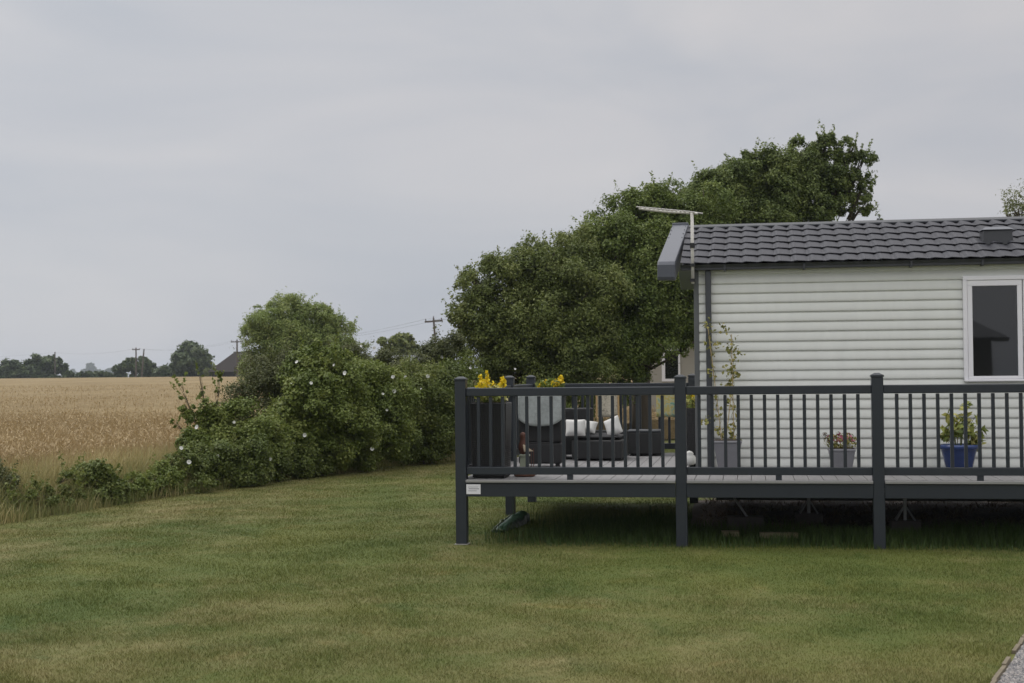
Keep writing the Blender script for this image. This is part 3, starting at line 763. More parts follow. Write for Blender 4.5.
MB().prism([(RY - .085, RZ + .010), (RY - .03, RZ + .042), (RY + .03, RZ + .042), (RY + .085, RZ + .010), (RY + .085, RZ - .01), (RY - .085, RZ - .01)], RX0 - .01, RX1, 'x').build('ridge_cap', M['anthracite_trim'], roof, bevel=.006)
def barge():
    mb = MB()
    ol = [(EY - .115, EZ - .165), (EY - .135, EZ - .13), (EY - .135, EZ + .005), (EY - .110, EZ + .045), (RY - .05, RZ + .055), (RY + .05, RZ + .055)]
    back = [(CW - EY + .06, EZ + .012)]
    low = [(CW - EY + .06, EZ - .05), (RY, RZ - .06), (RY - .5, RZ - .30), (EY - .02, EZ - .165)]
    poly = ol + back + low
    mb.prism(poly, -.325, -.128, 'x')
    mb.v = [(x - .072 * max(0, RY - y) / (RY - EY), y, z) for x, y, z in mb.v]      # the bargeboards splay out towards the eaves
    return mb
bo = barge().build('barge_board', M['roof_trim'], roof, bevel=.012)
sb = MB()
for i in range(9):
    q = .06 + i * .105
    y, z = EY + .02 + (RY - EY - .08) * q, EZ + .052 + (RZ + .010 - EZ) * q
    for x in (-.305, -.148):
        x -= .072 * abs(RY - y) / (RY - EY)
        MB().box(x - .006, x + .006, y - .006, y + .006, z + .005, z + .012).build('screw', M['gutter'], bo)
MB().box(-.332, -.129, RY - .10, RY + .10, RZ + .0, RZ + .068).build('ridge_end_cap', M['roof_trim'], roof, bevel=.01)
gp = [(-.105, 2.944), (-.09, 2.932), (-.045, 2.932), (-.03, 2.944), (-.02, 2.985), (-.03, 2.985), (-.04, 2.955), (-.10, 2.955), (-.115, 2.994), (-.125, 2.994)]
gt = MB().prism([(y - .02, z) for y, z in gp], -.15, RX1, 'x').build('gutter', M['gutter'], cv)
for x in (0.33, 1.20, 2.35, 3.10, 3.9, 5.2): MB().box(x, x + .022, -.152, -.02, 2.918, 2.980).build('gutter_bracket', M['gutter'], gt)
dp = MB().box(.12, .185, -.095, -.035, .70, 2.93)
dp.build('downpipe', M['anthracite_trim'], cv, bevel=.01)
wn_ = MB()
def win_frame(x0, x1, z0, z1):
    f = MB()
    f.box(x0 - .045, x1 + .045, -.060, -.0185, z1, z1 + .045); f.box(x0 - .045, x1 + .045, -.075, -.0225, z0 - .026, z0)
    f.box(x0 - .045, x0, -.060, -.0185, z0, z1); f.box(x1, x1 + .045, -.060, -.0185, z0, z1)
    return f
WX0, WX1, WZa, WZb = 2.955, 4.12, 1.684, 2.765
win = win_frame(WX0, WX1, WZa, WZb).build('window', M['upvc_white'], cv, bevel=.006)
for a, b in ((WX0 + .002, WX0 + .575), (WX0 + .585, WX1 - .002)):
    f = MB(); w = .052
    f.box(a, b, -.052, -.020, WZb - .002 - w - .01, WZb - .002); wb = .032; f.box(a, b, -.052, -.0225, WZa + .002, WZa + .002 + wb)
    f.box(a, a + w, -.052, -.020, WZa + .002 + wb, WZb - .012 - w); f.box(b - w, b, -.052, -.020, WZa + .002 + wb, WZb - .012 - w)
    f.build('casement', M['upvc_white'], win, bevel=.005)
    g = MB().box(a + w, b - w, -.036, -.030, WZa + .002 + wb, WZb - .012 - w).build('pane', M['glass'], win)
sl = (RZ - EZ) / (RY - EY)
vx, vy = 3.385, .66
vz = EZ + (vy - EY) * sl
vb = MB(); vb.frustum(vx - .17, vx + .17, vy - .15, vy + .16, vz - .05, vx - .155, vx + .155, vy - .13, vy + .13, vz + .125)
vt = vb.build('roof_vent', M['gutter'], roof, bevel=.008)
MB().frustum(vx - .175, vx + .175, vy - .155, vy + .155, vz + .127, vx - .12, vx + .12, vy - .06, vy + .11, vz + .165).build('vent_lid', M['roof_trim'], vt, bevel=.006)
ch = MB(); ch.box(.2, CLEN - .2, .55, .65, .30, .435); ch.box(.2, CLEN - .2, 2.75, 2.85, .30, .435)
for x in (.9, 2.9, 4.9, 6.9): ch.box(x, x + .08, .66, 2.74, .33, .42)
ch.build('chassis', M['black'], cv)

ae = empty('tv_aerial', W(2.396, 1.33, 2.78), -TH, 'white tv aerial on a mast at the caravan corner', 'aerial')
MB().tube([(0, 0, 0), (0, 0, .800)], .019, 10).build('mast', M['aerial'], ae, smooth_=True)
mb = MB()
for z in (.02, .19): mb.box(-.03, .03, -.03, .10, z, z + .035)
mb.box(-.026, .026, -.03, .026, .40, .455); mb.build('clamp', M['black'], ae)
bm_ = MB().tube([(.06, 0, .785), (-.28, .05, .818), (-.60, .10, .870)], .013, 8).build('boom', M['aerial'], ae)
mb = MB()
for i in range(13):
    q = i / 12.0; c = Vector((.03, 0.008, .800)).lerp(Vector((-.58, .095, .885)), q); l_ = .21 - .11 * q
    mb.tube([c + Vector((-.38, -.9, -.03)) * l_, c + Vector((.38, .9, .03)) * l_], .008, 6)
mb.build('element', M['aerial'], bm_)

# ------------------------------------------------------------------ underneath: stands, blocks, timbers, the crumpled green sheet
def stand(s, t, label, strut=0):
    r = empty('axle_stand', W(s, t), -TH, label, 'stand', 'supports under the caravan')
    MB().box(-.155, .155, -.11, .11, .02, .155).build('block', M['weathered'], r, bevel=.008)
    m = MB(); m.tube([(0, 0, .156), (0, 0, .40)], .020, 8); m.box(-.05, .05, -.05, .05, .40, .425)
    for dx, dy in ((-.10, -.07), (.10, -.07), (-.10, .07), (.10, .07)): m.tube([(dx, dy, .158), (0, 0, .32)], .009, 6)
    m.build('jack', M['galv'], r)
    return r
stand(4.66, 1.35, 'steel jack on a low block under the caravan, right of the third deck post')
stand(3.66, 2.05, 'steel jack on a low block under the caravan between the second and third deck posts')
r = empty('prop_block', W(2.93, 1.36), -TH, 'low concrete block with a slanting steel prop under the caravan corner', 'block')
MB().box(-.19, .21, -.11, .11, .03, .185).build('block', M['weathered'], r, bevel=.008)
MB().tube([(.03, 0, .18), (-.14, .05, .43)], .014, 8).build('prop', M['galv'], r)
for s, t, l_, lab in ((2.78, .74, .19, 'short pale board end lying in the grass under the deck behind the second post'), (3.29, .62, .40, 'long pale timber plank lying in the grass under the deck')):
    tag(MB().box(-l_ / 2, l_ / 2, -.06, .06, .035, .09).build('timber_plank', M['timber'], None, W(s, t), bevel=.004), lab, 'plank', 'timbers under the deck').rotation_euler = (0, 0, -TH + .04)
def tarp():
    r = empty('plastic_sheet', W(.21, 1.25), -TH, 'crumpled dark green plastic sheet lying in the grass under the deck corner', 'plastic sheet')
    n, k = 22, 11; vs = []
    ax = [(-.02, -.20), (.01, .35), (.03, 1.0), (.05, 1.55)]
    rg = np.random.default_rng(5)
    for i in range(n):
        q = i / (n - 1); y = -.14 + 1.45 * q; x0 = -.02 + .10 * q
        hw = .060 + .050 * math.sin(q * PI * .9 + .3) + rg.normal() * .008; hh = (.060 + .085 * q ** 1.2) * (1 - .9 * max(0, (q - .86) / .14) ** 2) * (.55 + .45 * min(1, q * 6))
        for j in range(k):
            a = PI * j / (k - 1)
            vs.append((x0 - math.cos(a) * hw * (1 + .12 * math.sin(7 * q + j)), y + rg.normal() * .012, .01 + hh * (math.sin(a) ** .75) * (1 + rg.normal() * .10)))
    fs = [(i * k + j, i * k + j + 1, (i + 1) * k + j + 1, (i + 1) * k + j) for i in range(n - 1) for j in range(k - 1)]
    fs += [tuple(range(k)), tuple((n - 1) * k + j for j in range(k - 1, -1, -1))]
    MB().add(vs, fs).build('sheet', M['tarp'], r, sub=1)
    pts = [Vector(vs[i * k + 3]) + Vector((-.004, 0, .008)) for i in range(0, 15)]
    MB().tube(pts, .009, 6).build('edge', M['tarp_edge'], r)
    pts = [Vector(vs[j]) + Vector((0, -.006, .004)) for j in range(1, k - 1)]
    MB().tube(pts, .008, 6).build('edge', M['tarp_edge'], r)
tarp()

# ------------------------------------------------------------------ things on the deck
def leaves(name, pts, nrm, size, m, parent, seed, aspect=.6):
    rg = np.random.default_rng(seed); pts = np.array(pts, float)
    v = leaf_verts(pts, unit(np.array(nrm, float)), size * rg.uniform(.6, 1.3, len(pts)), rg, aspect)
    return link(name, quads_mesh(name, v, 4, rg.random(len(pts)), m), parent)
def ball(n, c, r, seed, zs=1.0):
    rg = np.random.default_rng(seed); d = unit(rg.normal(size=(n, 3))); q = rg.uniform(.45, 1, (n, 1))
    return np.array(c) + d * q * np.array(r) * np.array([1, 1, zs]), d + rg.normal(size=(n, 3)) * .6 + np.array([0, 0, .3])
def tall_planter(s, t, label, seed, spikes, hgt=.80):
    r = empty('flower_planter', W(s, t, DZ), -TH, label, 'planter', 'tall dark planters of yellow flowers')
    m = MB(); m.frustum(-.175, .175, -.175, .175, .012, -.195, .195, -.195, .195, hgt)
    m.build('planter', M['planter'], r, bevel=.008)
    MB().box(-.165, .165, -.165, .165, -.0, .0115).build('base', M['black'], r)
    MB().box(-.17, .17, -.17, .17, hgt + .0005, hgt + .006).build('soil', M['soil'], r)
    rg = np.random.default_rng(seed)
    p, n = ball(260, (0, 0, hgt + .07), (.20, .20, .11), seed)
    p = p[p[:, 2] > hgt]; leaves('foliage', p, n[:len(p)], .075, LEAF['lime'] if seed % 2 else LEAF['bindweed'], r, seed + 1)
    P, Nn = [], []
    st = MB()
    for (x, y, h) in spikes:
        st.tube([(x * .7, y * .7, hgt), (x, y, hgt + h)], .004, 5)
        for k in range(34):
            q = rg.random(); P.append((x + rg.normal() * .022 * (1.2 - q), y + rg.normal() * .022 * (1.2 - q), hgt + h * (.55 + .5 * q))); Nn.append(rg.normal(size=3))
    st.build('stem', LEAF['bindweed'], r)
    leaves('flower', P, Nn, .042, LEAF['yellow'], r, seed + 2, .8)
    return r
tall_planter(.265, .36, 'tall dark planter with yellow flower spikes at the front corner of the deck', 11, [(-.10, -.05, .29), (-.06, .06, .33), (-.03, -.08, .26), (.12, .02, .27), (.15, -.04, .24), (-.12, .05, .23), (.02, .0, .22)])
tall_planter(.375, 4.20, 'tall dark planter with a broad clump of yellow flowers at the far end rail', 12, [(-.10, 0, .12), (-.06, .05, .15), (-.08, -.05, .13), (-.03, .02, .15), (.0, .06, .12), (.04, -.03, .14), (.07, .04, .16), (.10, -.05, .14), (.13, .0, .19), (.15, .05, .21), (-.11, -.1, .11), (.05, -.1, .13)], .86)
tall_planter(2.26, 4.60, 'dark planter of yellowing flowers at the far rail just left of the caravan corner', 13, [(-.12, 0, .20), (-.04, .05, .26), (.05, -.04, .22), (.12, .04, .25), (0, 0, .16), (.08, -.1, .14)], .62)

def cushion(name, m, parent, size, loc=(0, 0, 0), rot=(0, 0, 0)):
    n = 9; vs, fs = [], []
    w, d, h = size
    for sgn in (1, -1):
        for i in range(n):
            for j in range(n):
                a, b = -1 + 2 * i / (n - 1), -1 + 2 * j / (n - 1)
                e = (1 - a ** 4) * (1 - b ** 4)
                pinch = 1 - .05 * (1 - abs(a)) - .0 * b
                vs.append((a * w / 2 * (1 - .06 * (1 - b * b) * abs(a)), b * d / 2 * (1 - .06 * (1 - a * a) * abs(b)), sgn * (.006 + h / 2 * e ** .5)))
    for k in range(2):
        for i in range(n - 1):
            for j in range(n - 1):
                a = k * n * n + i * n + j; fs.append((a, a + 1, a + n + 1, a + n))
    rim = [i * n for i in range(n)] + [(n - 1) * n + j for j in range(1, n)] + [i * n + n - 1 for i in range(n - 2, -1, -1)] + [j for j in range(n - 2, 0, -1)]
    for a, b in zip(rim, rim[1:] + rim[:1]): fs.append((a, b, b + n * n, a + n * n))
    o = MB().add(vs, fs).build(name, m, parent, loc, smooth_=True, sub=1)
    o.rotation_euler = rot
    return o
def rattan_chair(s, t, rz, label, w=.60, backh=.92, d=.66, group='dark rattan garden chairs'):
    """local +y is the way the sitter faces"""
    r = empty('rattan_chair', W(s, t, DZ), -TH + rz, label, 'chair', group)
    MB().box(-w / 2, w / 2, -d / 2, d / 2, .06, .30).build('seat', M['rattan'], r, bevel=.02)
    MB().frustum(-w / 2, w / 2, -d / 2, -d / 2 + .10, .305, -w / 2, w / 2, -d / 2 - .06, -d / 2 + .02, backh).build('backrest', M['rattan'], r, bevel=.025)
    for x in (-1, 1):
        MB().box(x * w / 2 - (.09 if x > 0 else 0), x * w / 2 + (.09 if x < 0 else 0), -d / 2 + .11, d / 2, .305, .56).build('armrest', M['rattan'], r, bevel=.02)
        for y in (-d / 2 + .05, d / 2 - .05): MB().box(x * (w / 2 - .05) - .025, x * (w / 2 - .05) + .025, y - .025, y + .025, .0, .059).build('leg', M['black'], r)
    return r
ch1 = rattan_chair(.565, 1.95, R(8), 'high backed dark rattan chair, back to the lawn, with a grey throw over it', .50, .88, .62)
def throw():
    r = tag(bpy.data.objects.new('grey_throw', None), 'pale grey textured throw with a rounded lower edge hung over a rattan chair back', 'throw'); COL.objects.link(r)
    vs, n, k = [], 17, 12
    for i in range(n):
        a = -1 + 2 * i / (n - 1); x = a * .252
        bot = .50 + .085 * abs(a) ** 3.0
        for j in range(k):
            q = j / (k - 1); z = .875 + (bot - .875) * q
            y = -.385 + .06 * (.875 - z) / .575 - .018 - .010 * math.sin(a * 6 + q * 4)
            vs.append((x, y, z))
    fs = [(i * k + j, i * k + j + 1, (i + 1) * k + j + 1, (i + 1) * k + j) for i in range(n - 1) for j in range(k - 1)]
    o = MB().add(vs, fs); m2 = MB()
    me = o.mesh('cloth', M['grey_cushion'], True)
    ob = link('cloth', me, r); so = ob.modifiers.new('solid', 'SOLIDIFY'); so.thickness = .024; so.offset = 0
    MB().box(-.25, .25, -.405, -.275, .885, .91).build('fold', M['grey_cushion'], r, bevel=.012)
    r.location = W(.565, 1.95, DZ); r.rotation_euler = (0, 0, -TH + R(8))
throw()
rattan_chair(.70, 3.80, R(20), 'dark rattan chair behind the throw chair, with its back to the lawn', .42, .66)
sf = empty('rattan_sofa', W(1.32, 3.18, DZ), -TH + R(-2), 'low dark rattan sofa with pale cushions in the middle of the deck', 'sofa')
MB().box(-.54, .10, -.02, .64, .02, .26).build('seat', M['rattan'], sf, bevel=.02)
MB().box(-.54, .10, .645, .74, .02, .36).build('backrest', M['rattan'], sf, bevel=.02)
cushion('seat_cushion', M['dark_cushion'], sf, (.62, .60, .07), (-.22, .30, .297))
c1 = cushion('white_cushion', M['white_cushion'], None, (.26, .23, .11), W(.83, 3.22, DZ + .415), (R(68), 0, -TH + R(4)))
tag(c1, 'square white cushion at the left end of the rattan sofa', 'cushion', 'white cushions on the deck seats')
c2 = cushion('white_cushion', M['white_cushion'], None, (.22, .18, .10), W(.98, 3.36, DZ + .42), (R(55), R(6), -TH + R(-12)))
tag(c2, 'slumped white cushion lying second from the left on the rattan sofa', 'cushion', 'white cushions on the deck seats')
c3 = cushion('white_cushion', M['white_cushion'], None, (.22, .25, .10), W(1.30, 3.30, DZ + .425), (R(72), R(-24), -TH + R(-14)))
tag(c3, 'tilted white cushion propped at the right end of the rattan sofa', 'cushion', 'white cushions on the deck seats')
st_ = empty('rattan_footstool', W(1.63, 4.22, DZ), -TH, 'plain square dark rattan footstool near the far rail', 'footstool')
MB().box(-.24, .22, -.02, .42, .02, .315).build('base', M['rattan'], st_, bevel=.015)
MB().box(-.235, .215, -.015, .415, .317, .34).build('top', M['anthracite_trim'], st_, bevel=.006)
def cloth(s, w, z0, z1, mm, label, edge):
    r = empty('hanging_cloth', W(s, 4.905, 0), -TH, label, 'cloth', 'printed cloths under the far rail')
    vs, n, k = [], 15, 8
    for i in range(n):
        x = -w / 2 + w * i / (n - 1)
        for j in range(k):
            z = z1 + (z0 - z1) * j / (k - 1); vs.append((x, -.012 * math.sin(x * 26) * j / (k - 1), z))
    ob = link('cloth', MB().add(vs, [(i * k + j, i * k + j + 1, (i + 1) * k + j + 1, (i + 1) * k + j) for i in range(n - 1) for j in range(k - 1)]).mesh('cloth', mm, True), r)
    so = ob.modifiers.new('solid', 'SOLIDIFY'); so.thickness = .008
    for x in (-w * .4, w * .4): MB().box(x - .012, x + .012, -.016, .034, z1 - .02, z1 + .035).build('clip', M['black'], r)
    if edge:
        for x in (-w / 2 - .012, w / 2 - .012): MB().box(x, x + .024, -.018, -.006, z0, z1).build('border', M['orange_edge'], r)
cloth(1.075, .30, 1.18, 1.545, M['cream_print'], 'cream printed cloth with tan borders hanging from the far rail', True)
cloth(1.885, .28, 1.176, 1.545, M['bright_print'], 'teal and yellow printed cloth hanging from the far rail', False)
wp = empty('white_ornament', W(2.29, 2.41, DZ), -TH, 'small rounded white ornament on the deck by the caravan corner', 'ornament')
MB().lathe([(.05, 0), (.075, .02), (.085, .06), (.07, .10), (.045, .125), (.05, .14), (.03, .16), (.004, .17)], 18).build('body', M['white_cushion'], wp, smooth_=True)

orn = empty('bird_ornament', W(.60, .50, DZ), -TH, 'brown and cream bird ornament on a sage green pedestal beside the front planter', 'ornament')
MB().lathe([(.10, 0), (.115, .01), (.12, .03), (.105, .035), (.10, .022), (.0, .022)], 24).build('saucer', M['terracotta'], orn)
MB().frustum(-.05, .05, -.05, .05, .036, -.042, .042, -.042, .042, .215).box(-.055, .055, -.055, .055, .216, .236).build('pedestal', M['sage'], orn, bevel=.004)
MB().lathe([(.006, .237), (.034, .25), (.052, .30), (.048, .345), (.032, .385), (.030, .41), (.036, .435), (.028, .465), (.004, .478)], 16, -.015).build('body', M['bird_brown'], orn, smooth_=True)
MB().add([(-.01, -.056, .34), (.105, -.03, .275), (.005, -.06, .27), (.0, -.045, .35), (.10, -.02, .27), (.0, -.045, .262)], [(0, 2, 1), (3, 4, 5), (0, 1, 4, 3), (1, 2, 5, 4), (2, 0, 3, 5)]).build('wing', M['cream'], orn, bevel=.003)
m = MB()
for x in (.075, .10): m.tube([(x, 0, .02), (x, 0, .30)], .004, 6)
m.tube([(-.095, 0, .02), (-.095, 0, .42)], .006, 6); m.build('rod', M['bird_brown'], orn)

def grey_pot(s, t, w0, w1, h, label, group='grey plastic pots against the caravan wall'):
    r = empty('potted_plant', W(s, t, DZ), -TH, label, 'potted plant', group)
    m = MB(); m.frustum(-w0, w0, -w0, w0, 0, -w1, w1, -w1, w1, h - .03); m.box(-w1 - .006, w1 + .006, -w1 - .006, w1 + .006, h - .0295, h)
    m.build('pot', M['pot_grey'], r, bevel=.008)
    MB().box(-w1 + .008, w1 - .008, -w1 + .008, w1 - .008, h + .0005, h + .006).build('soil', M['soil'], r)
    return r
vp = grey_pot(2.76, 1.14, .095, .150, .355, 'square grey pot with canes and a yellowing climber at the caravan corner')
cn = MB(); rg = np.random.default_rng(21); lp, ln = [], []
canes = [((-.06, 0, .34), (-.20, .10, 1.60)), ((.07, .02, .34), (.055, .12, 1.52)), ((-.02, .04, .34), (.075, .14, 1.10))]
for a, b in canes:
    cn.tube([a, b], .0055, 6)
    a, b = np.array(a), np.array(b)
    for k in range(62):
        q = rg.random() ** .8
        if 0.44 < q < 0.50: continue
        c = a + (b - a) * q; an = q * 26 + rg.normal() * .5
        lp.append(c + np.array([math.cos(an), math.sin(an) * .6, 0]) * rg.uniform(.01, .075) + rg.normal(size=3) * .012); ln.append(rg.normal(size=3) + np.array([0, -1, .5]))
for c0 in ((-.215, .08, 1.63), (-.02, .09, 1.57), (.10, .10, 1.30), (-.10, .10, 1.42), (-.16, .05, .62), (.06, .03, .47), (-.06, .02, .42), (-.24, .06, .55), (.02, .09, 1.12), (.09, .1, 1.38)):
    for k in range(16): lp.append(np.array(c0) + rg.normal(size=3) * .035); ln.append(rg.normal(size=3) + np.array([0, -1, .5]))
cn.build('cane', M['cane'], vp); leaves('foliage', lp, ln, .046, LEAF['vine'], vp, 22, .7)
wm = MB()
for ph, a, b in ((0, *canes[0]), (2, *canes[1])):
    wm.tube([Vector(a).lerp(Vector(b), q / 40) + Vector((math.cos(ph + q * .8) * .018, math.sin(ph + q * .8) * .014, 0)) for q in range(41)], .0028, 5)
wm.build('vine_stem', LEAF['vine'], vp)
pp = grey_pot(3.98, 1.12, .095, .135, .265, 'square grey pot of small pink flowers against the caravan wall')
p, n = ball(420, (0, 0, .34), (.19, .15, .11), 31); q = p[:, 2] > .25; leaves('foliage', p[q], n[q], .035, LEAF['vine'], pp, 32)
p, n = ball(120, (-.01, 0, .36), (.16, .14, .09), 33); q = p[:, 2] > .34; leaves('flower', p[q], n[q], .034, LEAF['pink'], pp, 34, .9)
p, n = ball(40, (-.16, -.02, .40), (.05, .05, .05), 36); leaves('dry_stem', p, n, .045, M['dead_grass'], pp, 35, .2)
bp = empty('potted_plant', W(5.205, 1.12, DZ), -TH, 'glazed blue round pot with a lime and yellow leaved plant', 'potted plant')
MB().lathe([(.118, 0), (.128, .012), (.172, .20), (.188, .255), (.190, .258), (.206, .262), (.212, .285), (.206, .305), (.190, .308), (.182, .295), (.0, .285)], 36).build('pot', M['pot_blue'], bp, smooth_=True)
MB().lathe([(.176, .286), (.0, .2955)], 24).build('soil', M['soil'], bp)
st2 = MB(); lp, ln = [], []; rg = np.random.default_rng(41)
for (x, y, z) in ((-.10, 0, .66), (-.02, .02, .62), (.06, -.02, .70), (.09, .03, .74), (.18, 0, .62), (.22, -.02, .42), (-.16, 0, .48), (.24, .0, .34), (-.18, .02, .40), (.12, -.05, .50), (.02, -.05, .46), (.25, .02, .47), (.22, 0, .26), (-.08, -.03, .52)):
    b0 = Vector((x * .35, y, .29)); t0 = Vector((x, y, z)); mid = b0.lerp(t0, .55) + Vector((0, 0, .05))
    st2.tube([b0, mid, t0], [.005, .004, .003], 5)
    for k in range(17):
        q = .35 + .65 * rg.random(); c = b0.lerp(t0, q) + Vector((0, 0, .03 * math.sin(q * PI))); lp.append(np.array(c) + rg.normal(size=3) * .026); ln.append(rg.normal(size=3) + np.array([0, -.8, .6]))
st2.build('stem', LEAF['vine'], bp); leaves('foliage', lp, ln, .10, LEAF['lime'], bp, 42, .42)

# ------------------------------------------------------------------ hedge bank: brambles, bindweed and thorn, each bush its own
def flower_on(lobes_w, px, py, parent, k):
    """a bindweed trumpet where the line of sight meets the front of the bush"""
    o = Vector((0, 0, EYE)); d = Vector(ray(px, py)).normalized(); best = None
    for c, r in lobes_w:
        c = Vector(c); b = d.dot(c - o); m2 = (c - o).length_squared - b * b
        if m2 < (r * 1.22) ** 2:
            t = b - math.sqrt((r * 1.22) ** 2 - m2)
            best = t if best is None else min(best, t)
    if best is None:
        best = min((Vector(c) - o).length for c, r in lobes_w) - .2
    p = o + d * (best - .03)
    m = MB(); n = 12; rr = random.uniform(.022, .040)
    prof = [(.006, 0), (.012, .3), (.55 * 1, .75), (1.0, 1.0)]
    ring = []
    for q, (a, h) in enumerate(((.12, -1.0), (.35, -.45), (1.0, 0.0))):
        for j in range(n):
            an = 2 * PI * j / n; ring.append((a * rr * math.cos(an) * (1 + .05 * (j % 2)), -h * -rr * .9 if False else -(h + .3) * rr, a * rr * math.sin(an)))
    fs = [(i * n + j, i * n + (j + 1) % n, (i + 1) * n + (j + 1) % n, (i + 1) * n + j) for i in range(2) for j in range(n)] + [tuple(range(n))]
    ob = m.add(ring, fs).build('flower', LEAF['white'], parent, p - parent.location)
    ob.rotation_euler = (random.uniform(-.7, .35), random.uniform(-.4, .4), random.uniform(-.7, .7))
def bush(label, lobes, leaf, size, ncl, nleaf, seed, flowers=(), sprigs=(8, .3), group='bushes of the overgrown hedge bank', name='hedge_bush', cat='bush', limbs=True, trunk_r=.022, fill=.14, **kw):
    LW = [PL(*l) for l in lobes]
    c = np.mean([l[0] for l in LW], axis=0)
    r = tree(name, label, cat, (float(c[0]), float(c[1]), 0), LW, LEAF[leaf], size, ncl, nleaf, seed, group, trunk_r, .72, sprigs=sprigs, trunk_name='stem', limbs=limbs, fill=fill, **kw)
    for i, (x, y) in enumerate(flowers): flower_on(LW, x, y, r, i)
    return r
bush('dark leafy bush cut by the left edge of the photo', [(-16, 494, 30, 18.6), (-8, 480, 18, 18.8), (0, 506, 13, 18.4)], 'thorn', 0.040, 650, 31, 100)
bush('low dark green bramble clump standing alone at the lawn edge before the wheat', [(92, 488, 21, 20.0), (86, 474, 12, 20.2), (110, 492, 17, 20.2), (104, 478, 12, 20.2)], 'bramble', 0.044, 800, 33, 101)
bush('tall green weed clump between the left edge bush and the bramble clump', [(14, 505, 11, 18.2), (30, 503, 12, 18.5), (46, 500, 13, 18.8), (60, 496, 12, 19.1), (73, 494, 11, 19.4), (36, 488, 8, 18.8), (64, 480, 8, 19.4)], 'bramble', 0.040, 187, 24, 111, sprigs=(24, .30))
bush('low light green bush right of the lone bramble clump at the lawn edge', [(132, 490, 14, 20.8), (148, 486, 15, 21.2), (166, 482, 16, 21.6)], 'bindweed', 0.040, 600, 31, 102)
bush('long low bramble mass along the lawn with a few white flowers', [(186, 470, 22, 22.2), (212, 468, 25, 22.8), (240, 465, 26, 23.2), (270, 462, 24, 24.2), (296, 460, 21, 24.8), (205, 486, 11, 21.9), (318, 462, 14, 25.2)], 'bramble', 0.045, 1687, 36, 103, [(218, 456), (271, 459), (181, 448), (189, 462), (234, 422)])
bush('bindweed covered bush with tall leafy shoots standing before the wheat', [(208, 440, 24, 23.4), (236, 432, 28, 23.8), (194, 444, 17, 23.2), (212, 414, 14, 23.6), (252, 450, 24, 23.8), (270, 440, 22, 24.2), (225, 410, 12, 23.8), (188, 408, 7, 23.3), (184, 396, 5, 23.3), (181, 386, 3.5, 23.3), (203, 398, 6, 23.5), (201, 386, 4.5, 23.5), (200, 377, 3, 23.5), (217, 392, 6, 23.6), (219, 380, 4, 23.6), (192, 418, 9, 23.3), (176, 424, 5, 23.2)], 'bindweed', 0.048, 1250, 33, 104, [(197, 427)], sprigs=(14, .20))
bush('brownish twiggy thorn bush with the wheat showing through its gaps', [(252, 396, 24, 26.0), (278, 390, 28, 26.2), (262, 372, 20, 26.4), (300, 396, 22, 26.2), (246, 420, 18, 26), (288, 366, 18, 26.5), (270, 425, 20, 26)], 'thorn', 0.040, 950, 28, 105, sprigs=(30, .4), sig=.22, trunk_r=.06, fill=.5)
bush('tall bindweed swathed bush rising in front of the willow', [(306, 374, 22, 25.6), (330, 364, 20, 25.8), (318, 400, 28, 25.4), (342, 390, 24, 25.6), (298, 420, 26, 25.2), (330, 430, 28, 25.4), (308, 352, 14, 25.8), (350, 420, 24, 25.6), (290, 440, 22, 25)], 'bindweed', 0.054, 1812, 36, 106, [(297, 362), (334, 365), (292, 383), (305, 435), (311, 383), (345, 373), (293, 444)], sprigs=(14, .4))
bush('rounded pale green mound of bindweed in the middle of the hedge bank', [(362, 394, 30, 26.6), (388, 400, 26, 27.0), (372, 426, 30, 26.6), (348, 442, 26, 26.0), (392, 434, 24, 27.0), (328, 456, 19, 25.4), (362, 456, 16, 26.2)], 'bindweed', 0.050, 1812, 36, 107, [(383, 394), (387, 410), (366, 428), (377, 444), (372, 449), (394, 391), (393, 377)])
bush('dark bramble bush at the hedge end behind the deck corner post', [(414, 396, 30, 28.2), (440, 398, 30, 28.8), (412, 430, 28, 28.0), (437, 432, 28, 28.6), (460, 415, 28, 29.2), (398, 446, 18, 27.6), (400, 400, 22, 28)], 'bramble', 0.048, 1875, 36, 108, [(421, 389), (405, 377), (428, 376)])
bush('dusky bramble thicket with twiggy tops behind the flowering mound', [(352, 366, 20, 30.0), (378, 374, 20, 30.2), (405, 378, 20, 30.4), (432, 366, 20, 30.6), (396, 388, 26, 30), (345, 378, 20, 30), (448, 352, 18, 30.8)], 'thorn', 0.048, 1750, 33, 109, [(361, 346), (374, 348), (380, 381)], sprigs=(34, .55))
bush('leafy green thicket with white flowers against the big hedgerow tree', [(452, 372, 20, 30.8), (470, 392, 24, 31), (442, 388, 20, 30.6), (490, 410, 26, 31.2), (480, 440, 24, 31), (520, 420, 26, 31.6), (515, 445, 20, 31.4), (548, 430, 26, 32)], 'bindweed', 0.048, 1500, 36, 110, [(442, 357), (454, 381), (470, 368), (515, 369)], sprigs=(14, .5))

